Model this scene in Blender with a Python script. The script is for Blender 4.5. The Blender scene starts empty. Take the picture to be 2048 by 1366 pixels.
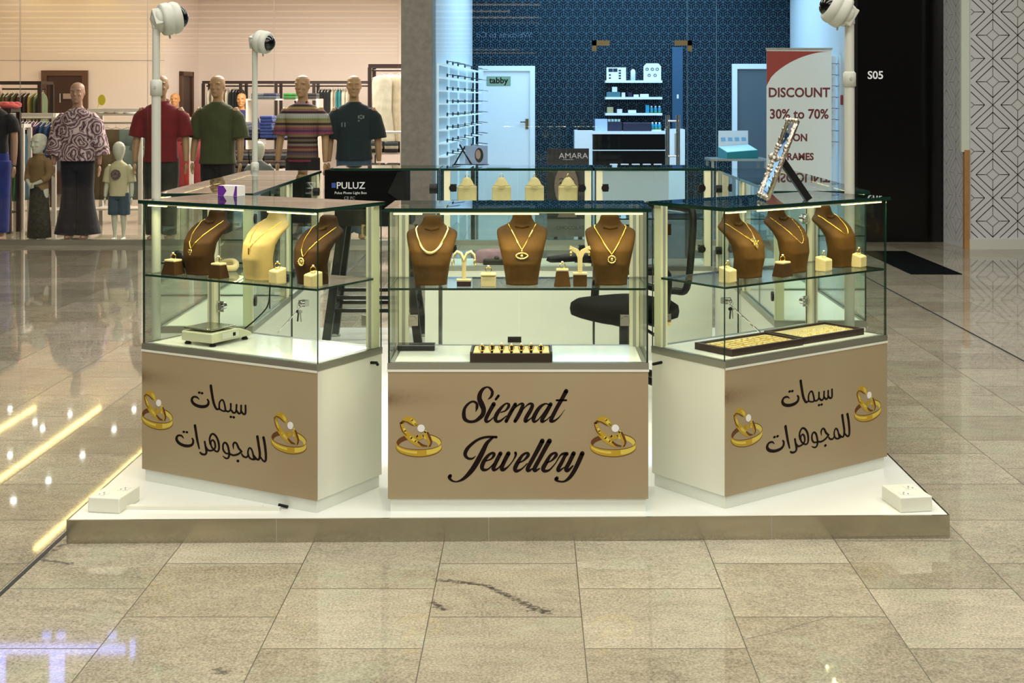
import bpy, math, random
from mathutils import Vector, Matrix, noise
random.seed(7)
C = bpy.context.scene.collection
PI = math.pi
R = math.radians

# ---------------------------------------------------------------- camera, world, big lights, exposure
FPX, CX, CY, EYE = 2700.0, 1065.0, 200.0, 1.6      # focal length and principal point in pixels, eye height in metres
sc = bpy.context.scene
cam_data = bpy.data.cameras.new('camera')
cam = bpy.data.objects.new('camera', cam_data)
C.objects.link(cam)
cam.location = (0, 0, EYE)
cam.rotation_euler = (R(90), 0, 0)
cam_data.sensor_fit = 'HORIZONTAL'
cam_data.sensor_width = 36.0
cam_data.lens = FPX / 2048 * 36.0
cam_data.shift_x = (1024 - CX) / 2048
cam_data.shift_y = -(683 - CY) / 2048
cam_data.clip_end = 300
sc.camera = cam
sc.view_settings.view_transform = 'Standard'
sc.view_settings.look = 'None'
sc.view_settings.gamma = 1.0
sc.view_settings.use_curve_mapping = False
sc.view_settings.exposure = 0.0
sc.cycles.transparent_max_bounces = 64
sc.cycles.glossy_bounces = 6
sc.cycles.sample_clamp_indirect = 6.0

world = bpy.data.worlds.new('mall_air')
sc.world = world
world.use_nodes = True
world.node_tree.nodes['Background'].inputs[0].default_value = (0.80, 0.76, 0.70, 1)
world.node_tree.nodes['Background'].inputs[1].default_value = 0.10


def area(name, loc, rot, sx, sy, power, col):
    d = bpy.data.lights.new(name, 'AREA')
    d.shape = 'RECTANGLE'; d.size = sx; d.size_y = sy
    d.energy = power; d.color = col
    o = bpy.data.objects.new(name, d); C.objects.link(o)
    o.location = loc; o.rotation_euler = rot
    return o


WARM = (1.0, 0.985, 0.90)
for yy, pw in ((-1.5, 330), (3.2, 330), (7.0, 250), (11.0, 230)):
    area('mall_ceiling_light', (0.3, yy, 5.1), (0, 0, 0), 9.0, 1.2, pw, WARM)
area('mall_rear_light', (0.3, -6.0, 5.1), (R(55), 0, 0), 12.0, 1.6, 380, WARM)  # tilted area light behind the camera, facing the kiosk


area('clothes_shop_fill', (-2.95, 18.9, 3.58), (0, 0, 0), 2.5, 5.2, 580, (1.0, 0.935, 0.85))  # added ambient fill, placed so the kiosk hides its floor reflection
area('optician_fill', (1.3, 18.0, 3.58), (0, 0, 0), 3.6, 3.0, 230, (0.42, 0.71, 1.0))  # added blue fill, likewise kept where the kiosk covers its reflection


def at(x, y, Y):
    """the point at depth Y that the photograph shows at pixel (x, y)"""
    return Vector(((x - CX) / FPX * Y, Y, EYE - (y - CY) / FPX * Y))


def on_z(x, y, z):
    """the point of the level plane z that the photograph shows at pixel (x, y)"""
    Y = FPX * (EYE - z) / (y - CY)
    return Vector(((x - CX) / FPX * Y, Y, z))


# ---------------------------------------------------------------- materials
def lin(c):
    if isinstance(c, str):
        c = [int(c[i:i + 2], 16) / 255 for i in (0, 2, 4)]
        c = [x / 12.92 if x <= 0.04045 else ((x + 0.055) / 1.055) ** 2.4 for x in c]
    return (c[0], c[1], c[2], 1.0)


def mat(name, col, rough=0.5, metal=0.0, spec=0.5, emit=None, estr=0.0, bump=0.0, bscale=200.0, vary=0.0, vscale=8.0, sheen=0.0, coat=0.0):
    m = bpy.data.materials.new(name); m.use_nodes = True
    nt = m.node_tree; p = nt.nodes['Principled BSDF']
    p.inputs['Base Color'].default_value = lin(col)
    p.inputs['Roughness'].default_value = rough
    p.inputs['Metallic'].default_value = metal
    p.inputs['Specular IOR Level'].default_value = spec
    if sheen: p.inputs['Sheen Weight'].default_value = sheen
    if coat: p.inputs['Coat Weight'].default_value = coat
    if emit is not None:
        p.inputs['Emission Color'].default_value = lin(emit)
        p.inputs['Emission Strength'].default_value = estr
    if bump or vary:
        tc = nt.nodes.new('ShaderNodeTexCoord')
    if bump:
        n = nt.nodes.new('ShaderNodeTexNoise'); n.inputs['Scale'].default_value = bscale; n.inputs['Detail'].default_value = 4
        b = nt.nodes.new('ShaderNodeBump'); b.inputs['Strength'].default_value = bump; b.inputs['Distance'].default_value = 0.01
        nt.links.new(tc.outputs['Object'], n.inputs['Vector'])
        nt.links.new(n.outputs['Fac'], b.inputs['Height']); nt.links.new(b.outputs['Normal'], p.inputs['Normal'])
    if vary:
        n = nt.nodes.new('ShaderNodeTexNoise'); n.inputs['Scale'].default_value = vscale; n.inputs['Detail'].default_value = 5
        mp = nt.nodes.new('ShaderNodeMapRange'); mp.inputs['From Min'].default_value = 0.3; mp.inputs['From Max'].default_value = 0.7
        mp.inputs['To Min'].default_value = 1 - vary; mp.inputs['To Max'].default_value = 1 + vary
        mx = nt.nodes.new('ShaderNodeVectorMath'); mx.operation = 'SCALE'
        mx.inputs[0].default_value = lin(col)[:3]
        nt.links.new(tc.outputs['Object'], n.inputs['Vector']); nt.links.new(n.outputs['Fac'], mp.inputs['Value'])
        nt.links.new(mp.outputs['Result'], mx.inputs['Scale']); nt.links.new(mx.outputs['Vector'], p.inputs['Base Color'])
    return m


def N(nt, typ, **kw):
    n = nt.nodes.new(typ)
    for k, v in kw.items():
        setattr(n, k, v)
    return n


def math_node(nt, op, a, b=None, c=None, clamp=False):
    n = nt.nodes.new('ShaderNodeMath'); n.operation = op; n.use_clamp = clamp
    for i, v in enumerate((a, b, c)):
        if v is None: continue
        if isinstance(v, (int, float)): n.inputs[i].default_value = v
        else: nt.links.new(v, n.inputs[i])
    return n.outputs[0]


def mix_col(nt, fac, a, b, mode='MIX'):
    n = nt.nodes.new('ShaderNodeMix'); n.data_type = 'RGBA'; n.blend_type = mode
    for sock, v in ((n.inputs['Factor'], fac), (n.inputs['A'], a), (n.inputs['B'], b)):
        if isinstance(v, (int, float)): sock.default_value = v
        elif isinstance(v, (tuple, list)): sock.default_value = v
        else: nt.links.new(v, sock)
    return n.outputs['Result']


def thin_glass(name, tint, strength=1.0, f0=0.04, rough=0.0):
    """a pane: clear with a slight tint, mirror-like at grazing angles (Schlick), the same from both sides"""
    m = bpy.data.materials.new(name); m.use_nodes = True
    nt = m.node_tree; nt.nodes.clear()
    out = N(nt, 'ShaderNodeOutputMaterial')
    tr = N(nt, 'ShaderNodeBsdfTransparent'); tr.inputs['Color'].default_value = lin(tint)
    gl = N(nt, 'ShaderNodeBsdfGlossy'); gl.inputs['Roughness'].default_value = rough
    lw = N(nt, 'ShaderNodeLayerWeight'); lw.inputs['Blend'].default_value = 0.5
    p5 = math_node(nt, 'POWER', lw.outputs['Facing'], 5.0)
    f = math_node(nt, 'MULTIPLY_ADD', p5, (1 - f0) * strength, f0 * strength, clamp=True)
    mx = N(nt, 'ShaderNodeMixShader')
    nt.links.new(f, mx.inputs[0]); nt.links.new(tr.outputs[0], mx.inputs[1]); nt.links.new(gl.outputs[0], mx.inputs[2])
    nt.links.new(mx.outputs[0], out.inputs['Surface'])
    return m


M = {}
M['white'] = mat('white_laminate', 'd8d8ca', 0.35)
M['white_gloss'] = mat('white_gloss', 'e2e3dc', 0.12)
M['plinth'] = mat('plinth_white', 'dadcd2', 0.3)
M['alu'] = mat('brushed_aluminium', 'a9aaa0', 0.35, 0.9)
M['alu_white'] = mat('pale_frame', 'e0dcba', 0.4, 0.0)
M['steel'] = mat('polished_steel', 'b9b3a2', 0.16, 1.0, vary=0.05, vscale=3)
M['chrome'] = mat('chrome', 'd5d5d5', 0.08, 1.0)
M['black'] = mat('black_plastic', '060607', 0.45, spec=0.25)
M['black_gloss'] = mat('black_gloss', '030303', 0.12)
M['black_cloth'] = mat('black_fabric', '050505', 0.9, spec=0.1)
M['glass'] = thin_glass('cabinet_glass', (0.962, 0.985, 0.965), 1.0, 0.016)
M['glass_edge'] = mat('glass_edge_green', '0d2b22', 0.12)
M['glass_edge_light'] = mat('glass_edge_pale', '5f8f7a', 0.15)
M['shop_glass'] = thin_glass('shopfront_glass', (0.975, 0.98, 0.975), 1.0, 0.018)
M['led'] = mat('led_strip', 'fff2b0', 0.5, emit='ffe98c', estr=9.0)
M['velvet'] = mat('brown_velvet', '4a320e', 0.65, spec=0.12, bump=0.15, bscale=60, vary=0.28, vscale=14)
M['velvet_dark'] = mat('dark_brown_velvet', '35210c', 0.65, spec=0.12, vary=0.25, vscale=20)
M['cream'] = mat('cream_suede', 'c6b583', 0.7, bump=0.08, bscale=120, vary=0.08, vscale=20)
M['cream_bust'] = mat('cream_bust_suede', 'a48e56', 0.7, bump=0.08, bscale=120, vary=0.10, vscale=14)
M['gold'] = mat('gold', 'f2c451', 0.2, 1.0)
M['gold_light'] = mat('pale_gold', 'f8dd8c', 0.22, 1.0)
M['ink'] = mat('dark_vinyl', '150706', 0.6, spec=0.15)
M['stone'] = mat('clear_stone', 'f4f4f6', 0.05, spec=1.0)
M['wenge'] = mat('dark_wood', '2a1512', 0.4)
M['grey_metal'] = mat('grey_painted_metal', '9a9c94', 0.5)
M['pole'] = mat('white_tube', 'b4b4aa', 0.45)
M['skin'] = mat('mannequin_skin', 'a5845f', 0.5)
M['skin_pink'] = mat('mannequin_skin_pink', 'a8846e', 0.5)
M['skin_white'] = mat('mannequin_white', 'c9cbb8', 0.4)
M['wood_trim'] = mat('wood_trim', 'a37a4a', 0.5, vary=0.1, vscale=12)


# ---------------------------------------------------------------- mesh builder
class MB:
    def __init__(s):
        s.v = []; s.f = []; s.m = []; s.s = []

    def add(s, vs, fs, m=0, smooth=False):
        k = len(s.v)
        s.v += [tuple(p) for p in vs]
        for f in fs:
            s.f.append([i + k for i in f]); s.m.append(m); s.s.append(smooth)
        return s

    def box(s, x0, y0, z0, x1, y1, z1, m=0):
        vs = [(x, y, z) for z in (z0, z1) for y in (y0, y1) for x in (x0, x1)]
        return s.add(vs, [(0, 2, 3, 1), (4, 5, 7, 6), (0, 1, 5, 4), (2, 6, 7, 3), (0, 4, 6, 2), (1, 3, 7, 5)], m)

    def pane(s, x0, y0, z0, x1, y1, z1, m=0, me=1):
        """a sheet of glass: the two large faces get material m, the four cut edges me"""
        d = [abs(x1 - x0), abs(y1 - y0), abs(z1 - z0)]; ax = d.index(min(d))
        vs = [(x, y, z) for z in (z0, z1) for y in (y0, y1) for x in (x0, x1)]
        fs = [(0, 2, 3, 1), (4, 5, 7, 6), (0, 1, 5, 4), (2, 6, 7, 3), (0, 4, 6, 2), (1, 3, 7, 5)]
        fa = [2, 2, 1, 1, 0, 0]
        for f, a in zip(fs, fa):
            s.add([vs[i] for i in f], [(0, 1, 2, 3)], m if a == ax else me)
        return s

    def obox(s, c, sx, sy, sz, rot=None, m=0):
        r = rot if rot is not None else Matrix.Identity(3)
        vs = [Vector(c) + r @ Vector((x * sx / 2, y * sy / 2, z * sz / 2)) for z in (-1, 1) for y in (-1, 1) for x in (-1, 1)]
        return s.add(vs, [(0, 2, 3, 1), (4, 5, 7, 6), (0, 1, 5, 4), (2, 6, 7, 3), (0, 4, 6, 2), (1, 3, 7, 5)], m)

    def bar(s, a, b, w, h=None, m=0):
        a, b = Vector(a), Vector(b); h = h or w
        d = b - a; L = d.length; d.normalize()
        up = Vector((0, 0, 1)) if abs(d.z) < 0.95 else Vector((0, 1, 0))
        x = d.cross(up).normalized(); z = x.cross(d)
        r = Matrix((x, d, z)).transposed()
        return s.obox((a + b) / 2, w, L, h, r, m)

    def tube(s, pts, r, n=10, m=0, closed=False, flat=1.0):
        pts = [Vector(p) for p in pts]; k = len(pts)
        rs = r if isinstance(r, (list, tuple)) else [r] * k
        T = []
        for i in range(k):
            a = pts[(i - 1) % k] if (closed or i > 0) else pts[i]
            b = pts[(i + 1) % k] if (closed or i < k - 1) else pts[i]
            t = (b - a); T.append(t.normalized() if t.length > 1e-9 else Vector((0, 0, 1)))
        u = T[0].cross(Vector((0, 0, 1)))
        if u.length < 0.05: u = T[0].cross(Vector((0, 1, 0)))
        u.normalize(); vs = []
        for i in range(k):
            u = (u - T[i] * u.dot(T[i]))
            u.normalize(); w = T[i].cross(u)
            for j in range(n):
                a = 2 * PI * j / n
                vs.append(pts[i] + (u * math.cos(a) + w * math.sin(a) * flat) * rs[i])
        fs = []
        for i in range(k if closed else k - 1):
            for j in range(n):
                a = i * n + j; b = i * n + (j + 1) % n; c = ((i + 1) % k) * n
                fs.append((a, b, c + (j + 1) % n, c + j))
        s.add(vs, fs, m, True)
        if not closed:
            s.add(vs[:n][::-1], [tuple(range(n))], m); s.add(vs[-n:], [tuple(range(n))], m)
        return s

    def loft(s, rings, m=0, cap=True, smooth=True):
        n = len(rings[0]); vs = [p for r in rings for p in r]; fs = []
        for i in range(len(rings) - 1):
            for j in range(n):
                a = i * n + j; b = i * n + (j + 1) % n
                fs.append((a, b, b + n, a + n))
        if cap:
            k = (len(rings) - 1) * n
            fs.append(tuple(range(n))[::-1]); fs.append(tuple(k + j for j in range(n)))
        return s.add(vs, fs, m, smooth)

    def lathe(s, prof, n=20, m=0, c=(0, 0, 0), smooth=True):
        rings = [[(c[0] + r * math.cos(2 * PI * j / n), c[1] + r * math.sin(2 * PI * j / n), c[2] + z) for j in range(n)] for r, z in prof]
        return s.loft(rings, m, True, smooth)

    def ell(s, c, rx, ry, rz, n=16, k=10, m=0, rot=None):
        rings = []
        for i in range(k + 1):
            a = -PI / 2 + PI * i / k
            a = max(min(a, PI / 2 - 0.02), -PI / 2 + 0.02)
            ring = []
            for j in range(n):
                b = 2 * PI * j / n
                p = Vector((rx * math.cos(a) * math.cos(b), ry * math.cos(a) * math.sin(b), rz * math.sin(a)))
                if rot is not None: p = rot @ p
                ring.append(Vector(c) + p)
            rings.append(ring)
        return s.loft(rings, m)

    def prism(s, poly, fn, d0, d1, m=0):
        """a flat outline (u, v) given thickness from d0 to d1; fn(u, v, d) places each point"""
        n = len(poly)
        vs = [fn(u, v, d0) for u, v in poly] + [fn(u, v, d1) for u, v in poly]
        fs = [tuple(range(n))[::-1], tuple(range(n, 2 * n))]
        fs += [(j, (j + 1) % n, n + (j + 1) % n, n + j) for j in range(n)]
        return s.add(vs, fs, m)

    def build(s, name, mats, parent=None, loc=None, rot=None, bevel=0.0, seg=2):
        me = bpy.data.meshes.new(name)
        me.from_pydata(s.v, [], s.f)
        if not isinstance(mats, (list, tuple)): mats = [mats]
        for x in mats: me.materials.append(x)
        me.polygons.foreach_set('material_index', s.m)
        me.polygons.foreach_set('use_smooth', s.s)
        me.update()
        o = bpy.data.objects.new(name, me); C.objects.link(o)
        if parent is not None: o.parent = parent
        if loc is not None: o.location = loc
        if rot is not None: o.rotation_euler = rot
        if bevel:
            b = o.modifiers.new('soft_edge', 'BEVEL'); b.width = bevel; b.segments = seg; b.limit_method = 'ANGLE'; b.angle_limit = R(40)
        return o


def tag(o, label, cat, group=None, kind=None):
    o['label'] = label; o['category'] = cat
    if group: o['group'] = group
    if kind: o['kind'] = kind
    return o


def struct(o, label=None):
    o['kind'] = 'structure'
    if label: o['label'] = label
    return o


def thing(name, label, cat, loc=(0, 0, 0), rz=0.0, group=None):
    o = bpy.data.objects.new(name, None); C.objects.link(o)
    o.empty_display_size = 0.05
    o.location = loc; o.rotation_euler = (0, 0, rz)
    return tag(o, label, cat, group)


def dup(root, loc=None, rz=None, label=None, group=None, swap=None):
    """a copy of a thing with copies of its parts and their sub-parts; swap maps a part name to another material"""
    def cp(o, parent):
        c = o.copy(); C.objects.link(c)
        if parent is not None: c.parent = parent
        for ch in list(o.children): cp(ch, c)
        return c
    r = cp(root, None)
    if loc is not None: r.location = loc
    if rz is not None: r.rotation_euler = (0, 0, rz)
    if label: r['label'] = label
    if group: r['group'] = group
    return r


def catmull(pts, per=8, closed=False):
    out = []; n = len(pts)
    g = (lambda i: pts[i % n]) if closed else (lambda i: pts[max(0, min(n - 1, i))])
    for i in range(n if closed else n - 1):
        p0, p1, p2, p3 = g(i - 1), g(i), g(i + 1), g(i + 2)
        for k in range(per):
            t = k / per
            out.append(tuple(0.5 * ((2 * b) + (c - a) * t + (2 * a - 5 * b + 4 * c - d) * t * t + (-a + 3 * b - 3 * c + d) * t ** 3)
                             for a, b, c, d in zip(p0, p1, p2, p3)))
    if not closed: out.append(tuple(pts[-1]))
    return out


def stroke_polys(pts, per=8):
    """outline quads and round ends of a pen stroke given as (x, y, width) points"""
    p = catmull(pts, per); quads = []; L = []; Rr = []
    for i, (x, y, w) in enumerate(p):
        a = p[max(0, i - 1)]; b = p[min(len(p) - 1, i + 1)]
        dx, dy = b[0] - a[0], b[1] - a[1]; l = math.hypot(dx, dy) or 1
        nx, ny = -dy / l, dx / l; w = max(w, 1e-4)
        L.append((x + nx * w / 2, y + ny * w / 2)); Rr.append((x - nx * w / 2, y - ny * w / 2))
    for i in range(len(p) - 1):
        quads.append([L[i], L[i + 1], Rr[i + 1], Rr[i]])
    for x, y, w in (p[0], p[-1]):
        quads.append([(x + w / 2 * math.cos(2 * PI * k / 14), y + w / 2 * math.sin(2 * PI * k / 14)) for k in range(14)])
    return quads


def text_mesh(body, size, m, name, parent=None, loc=(0, 0, 0), rot=(R(90), 0, 0), extrude=0.0006, align='CENTER', bold=0.0, sx=1.0):
    cu = bpy.data.curves.new(name, 'FONT'); cu.body = body; cu.size = size; cu.extrude = extrude
    cu.align_x = align; cu.align_y = 'CENTER'; cu.offset = bold; cu.resolution_u = 3
    t = bpy.data.objects.new('tmp', cu); C.objects.link(t)
    bpy.context.view_layer.update()
    dg = bpy.context.evaluated_depsgraph_get()
    me = bpy.data.meshes.new_from_object(t.evaluated_get(dg))
    bpy.data.objects.remove(t)
    me.name = name; me.materials.clear(); me.materials.append(m)
    o = bpy.data.objects.new(name, me); C.objects.link(o)
    if parent is not None: o.parent = parent
    o.location = loc; o.rotation_euler = rot; o.scale = (sx, 1, 1)
    return o


def fused(mb, voxel, smooth=6):
    """one continuous skin grown over overlapping volumes"""
    o = mb.build('tmp', M['skin'])
    r = o.modifiers.new('r', 'REMESH'); r.mode = 'VOXEL'; r.voxel_size = voxel; r.use_smooth_shade = True
    if smooth:
        k = o.modifiers.new('s', 'SMOOTH'); k.factor = 0.5; k.iterations = smooth
    bpy.context.view_layer.update()
    dg = bpy.context.evaluated_depsgraph_get()
    me = bpy.data.meshes.new_from_object(o.evaluated_get(dg))
    old = o.data; bpy.data.objects.remove(o); bpy.data.meshes.remove(old)
    return me


def from_mesh(me, name, mats, parent=None, loc=None):
    if not isinstance(mats, (list, tuple)): mats = [mats]
    me = me.copy(); me.name = name
    me.materials.clear()
    for x in mats: me.materials.append(x)
    o = bpy.data.objects.new(name, me); C.objects.link(o)
    if parent is not None: o.parent = parent
    if loc is not None: o.location = loc
    return o

# ================================================================ THE SETTING
def floor_material():
    m = bpy.data.materials.new('polished_granite_tiles'); m.use_nodes = True
    nt = m.node_tree; p = nt.nodes['Principled BSDF']; L = nt.links.new
    tc = N(nt, 'ShaderNodeTexCoord'); sp = N(nt, 'ShaderNodeSeparateXYZ'); L(tc.outputs['Object'], sp.inputs[0])
    X, Y = sp.outputs[0], sp.outputs[1]
    u = math_node(nt, 'MULTIPLY_ADD', X, 1 / 0.4725, -0.152 / 0.4725)
    col = math_node(nt, 'FLOOR', u); fu = math_node(nt, 'FRACT', u)
    odd = math_node(nt, 'PINGPONG', col, 1.0)
    half = math_node(nt, 'MULTIPLY_ADD', odd, -0.5, 0.5)
    v = math_node(nt, 'ADD', math_node(nt, 'MULTIPLY_ADD', Y, 1 / 0.482, -4.66 / 0.482), half)
    row = math_node(nt, 'FLOOR', v); fv = math_node(nt, 'FRACT', v)
    du = math_node(nt, 'MULTIPLY', math_node(nt, 'MINIMUM', fu, math_node(nt, 'SUBTRACT', 1.0, fu)), 0.4725)
    dv = math_node(nt, 'MULTIPLY', math_node(nt, 'MINIMUM', fv, math_node(nt, 'SUBTRACT', 1.0, fv)), 0.482)
    ju = math_node(nt, 'LESS_THAN', du, 0.0018); jv = math_node(nt, 'LESS_THAN', dv, 0.0026)
    cb = N(nt, 'ShaderNodeCombineXYZ'); L(col, cb.inputs[0]); L(row, cb.inputs[1])
    wn = N(nt, 'ShaderNodeTexWhiteNoise'); wn.noise_dimensions = '2D'; L(cb.outputs[0], wn.inputs['Vector'])
    tone = mix_col(nt, wn.outputs['Value'], lin('8d8472'), lin('a59c8a'))
    # every slab gets its own piece of stone
    off = N(nt, 'ShaderNodeVectorMath'); off.operation = 'MULTIPLY_ADD'
    L(wn.outputs['Color'], off.inputs[0]); off.inputs[1].default_value = (37, 53, 11); L(tc.outputs['Object'], off.inputs[2])

    def noise_tex(scale, detail, vec=None, stretch=None, rough=0.55):
        n = N(nt, 'ShaderNodeTexNoise'); n.inputs['Scale'].default_value = scale; n.inputs['Detail'].default_value = detail
        n.inputs['Roughness'].default_value = rough
        src = vec or off.outputs[0]
        if stretch:
            q = N(nt, 'ShaderNodeVectorMath'); q.operation = 'MULTIPLY'; L(src, q.inputs[0]); q.inputs[1].default_value = stretch; src = q.outputs[0]
        L(src, n.inputs['Vector']); return n.outputs['Fac']
    speck = noise_tex(125, 4, rough=0.7); vein = noise_tex(9, 5, stretch=(1, 2.4, 1)); cloud = noise_tex(3.2, 3)
    sp_f = math_node(nt, 'MULTIPLY_ADD', speck, 2.4, -1.2)
    ve_f = math_node(nt, 'MULTIPLY_ADD', vein, 0.6, -0.3)
    cl_f = math_node(nt, 'MULTIPLY_ADD', cloud, 0.45, -0.225)
    k = math_node(nt, 'ADD', math_node(nt, 'ADD', math_node(nt, 'ADD', sp_f, ve_f), cl_f), 1.0)
    sc_ = N(nt, 'ShaderNodeVectorMath'); sc_.operation = 'SCALE'; L(tone, sc_.inputs[0]); L(k, sc_.inputs['Scale'])
    c = sc_.outputs[0]
    # rosy and greenish mineral clouds
    c = mix_col(nt, math_node(nt, 'MULTIPLY', math_node(nt, 'GREATER_THAN', noise_tex(4.1, 4), 0.58), 0.16), c, lin('96a58c'))
    # pits and scuffs along the cracked slabs
    pit_n = noise_tex(60, 3, tc.outputs['Object'], (0.7, 1.9, 1), 0.75)

    def seg(a, b):
        ax, ay = a; bx, by = b; lx, ly = bx - ax, by - ay; l2 = lx * lx + ly * ly
        px = math_node(nt, 'SUBTRACT', X, ax); py = math_node(nt, 'SUBTRACT', Y, ay)
        h = math_node(nt, 'DIVIDE', math_node(nt, 'ADD', math_node(nt, 'MULTIPLY', px, lx), math_node(nt, 'MULTIPLY', py, ly)), l2, clamp=True)
        ex = math_node(nt, 'SUBTRACT', px, math_node(nt, 'MULTIPLY', h, lx)); ey = math_node(nt, 'SUBTRACT', py, math_node(nt, 'MULTIPLY', h, ly))
        return math_node(nt, 'SQRT', math_node(nt, 'ADD', math_node(nt, 'MULTIPLY', ex, ex), math_node(nt, 'MULTIPLY', ey, ey)))
    dark = None
    for a, b, w in (((-0.315, 4.500), (-0.16, 4.455), 16), ((-0.16, 4.455), (0.03, 4.225), 15), ((0.0, 4.245), (0.04, 4.222), 9), ((-0.32, 4.30), (-0.28, 4.24), 13),
                    ((-0.88, 3.79), (-0.86, 3.77), 12), ((2.45, 3.85), (2.65, 3.75), 9), ((-1.69, 4.86), (-1.72, 4.70), 14), ((-1.72, 4.70), (-1.60, 4.66), 16)):
        t = math_node(nt, 'LESS_THAN', math_node(nt, 'MULTIPLY_ADD', seg(a, b), w * 0.55, 0.43), pit_n)
        dark = t if dark is None else math_node(nt, 'MAXIMUM', dark, t)
    for a, b in (((0.620, 4.0), (0.76, 4.075)), ((0.76, 4.075), (0.935, 4.19))):
        dark = math_node(nt, 'MAXIMUM', dark, math_node(nt, 'LESS_THAN', seg(a, b), 0.0012))
    pits = math_node(nt, 'MULTIPLY', math_node(nt, 'GREATER_THAN', noise_tex(75, 2, stretch=(1, 1.8, 1)), 0.715), math_node(nt, 'GREATER_THAN', noise_tex(1.9, 2), 0.56))
    dark = math_node(nt, 'MAXIMUM', dark, pits)
    joint = math_node(nt, 'MAXIMUM', ju, math_node(nt, 'MULTIPLY', jv, 0.95))
    c = mix_col(nt, math_node(nt, 'MULTIPLY', dark, 0.9), c, lin('1c110a'))
    c = mix_col(nt, math_node(nt, 'MULTIPLY', joint, 0.9), c, lin('3a3226'))
    L(c, p.inputs['Base Color'])
    ro = math_node(nt, 'MULTIPLY_ADD', speck, 0.03, 0.022)
    ro = math_node(nt, 'ADD', ro, math_node(nt, 'MULTIPLY', math_node(nt, 'MAXIMUM', joint, dark), 0.4))
    L(ro, p.inputs['Roughness'])
    p.inputs['IOR'].default_value = 1.55
    return m


FLOOR_Z = 0.0
mb = MB(); mb.box(-37, -96, -0.2, 10, 26, 0.0)
struct(mb.build('floor', floor_material()), 'polished beige granite tile floor of the mall')
M['joint'] = mat('black_joint', '0c0a08', 0.5)
for x, nm in ((-1.722, 'floor_joint'), (3.01, 'floor_joint')):
    mb = MB(); mb.box(x - 0.008, -2, -0.01, x + 0.008, 14.85, 0.0012)
    struct(mb.build(nm, M['joint']), 'black expansion joint in the granite floor')

# --- clothes shop room
M['shop_wall'] = mat('cream_paint', 'e2d4cb', 0.7)
M['shop_ceiling'] = mat('white_ceiling_paint', 'dcd6c8', 0.8)
M['dark_brown'] = mat('dark_brown_wood', '3a2018', 0.45, vary=0.2, vscale=6)
M['bulkhead'] = mat('dark_bulkhead', '16140f', 0.5)
cor = at(397, 123, 24.4); bend = at(330, 120, 22.9)
mb = MB(); mb.box(-9.5, 22.9, 0, bend.x, 23.1, 3.6)
mb.box(-9.5, 22.894, 2.268, bend.x, 22.9, 2.276, 1)
struct(mb.build('wall_back', [M['shop_wall'], M['grey_metal']]), 'cream back wall of the clothes shop with a shadow gap')
mb = MB()
mb.add([(bend.x, 22.9, 0), (cor.x, 24.4, 0), (cor.x, 24.6, 0), (bend.x - 0.2, 23.1, 0), (bend.x, 22.9, 3.6), (cor.x, 24.4, 3.6), (cor.x, 24.6, 3.6), (bend.x - 0.2, 23.1, 3.6)],
       [(0, 1, 5, 4), (1, 2, 6, 5), (2, 3, 7, 6), (3, 0, 4, 7), (0, 3, 2, 1), (4, 5, 6, 7)])
struct(mb.build('wall_angle', M['shop_wall']), 'cream return wall in the clothes shop')
mb = MB(); mb.box(cor.x, 24.4, 0, -1.2, 24.6, 3.6)
struct(mb.build('wall_rear', M['shop_wall']), 'plain cream wall behind the rails of the clothes shop')
mb = MB(); mb.box(-9.6, 14.9, 0, -9.4, 23.1, 3.6)
struct(mb.build('wall_left', M['shop_wall']))
mb = MB(); mb.box(-9.6, 14.95, 3.6, -1.2, 24.6, 3.7)
struct(mb.build('ceiling', M['shop_ceiling']), 'white ceiling of the clothes shop')


def framed_door(name, x0, x1, z1, y, m_leaf, m_frame, fw=0.09, depth=0.06):
    o = thing(name, '', '', (0, 0, 0)); del o['label']; del o['category']; struct(o)
    mb = MB(); mb.box(x0, y - depth, 0, x0 + fw, y, z1); mb.box(x1 - fw, y - depth, 0, x1, y, z1); mb.box(x0 + fw, y - depth, z1 - fw, x1 - fw, y, z1)
    mb.build('door_frame', m_frame, o)
    mb = MB(); mb.box(x0 + fw, y - depth * 0.5, 0.01, x1 - fw, y - 0.002, z1 - fw)
    mb.build('door_leaf', m_leaf, o)
    return o


a = at(85, 141, 22.9); b = at(177, 141, 22.9)
M['door_frame_brown'] = mat('door_frame_brown', '5a3c28', 0.5)
d = framed_door('door_1', a.x, b.x, a.z, 22.895, M['dark_brown'], M['door_frame_brown'])
mb = MB(); q = at(140, 193, 22.8); mb.box(q.x - 0.13, 22.835, q.z - 0.04, q.x + 0.12, 22.85, q.z + 0.05)
mb.build('door_sign', mat('grey_sign', '9d8a7c', 0.5), d)
mb = MB(); mb.tube([at(120, 187, 22.84), at(120, 205, 22.84)], 0.012, 8)
mb.build('door_handle', M['alu'], d)
# second brown door on the return wall
d = thing('door_2', '', ''); del d['label']; del d['category']; struct(d, 'dark brown door on the return wall of the clothes shop')
u = (cor - bend); u.z = 0; u.normalize(); nrm = Vector((u.y, -u.x, 0))


def on_ret(px):
    t = (px - 330) / 67.0
    return bend.lerp(cor, t) + nrm * 0.0


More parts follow.
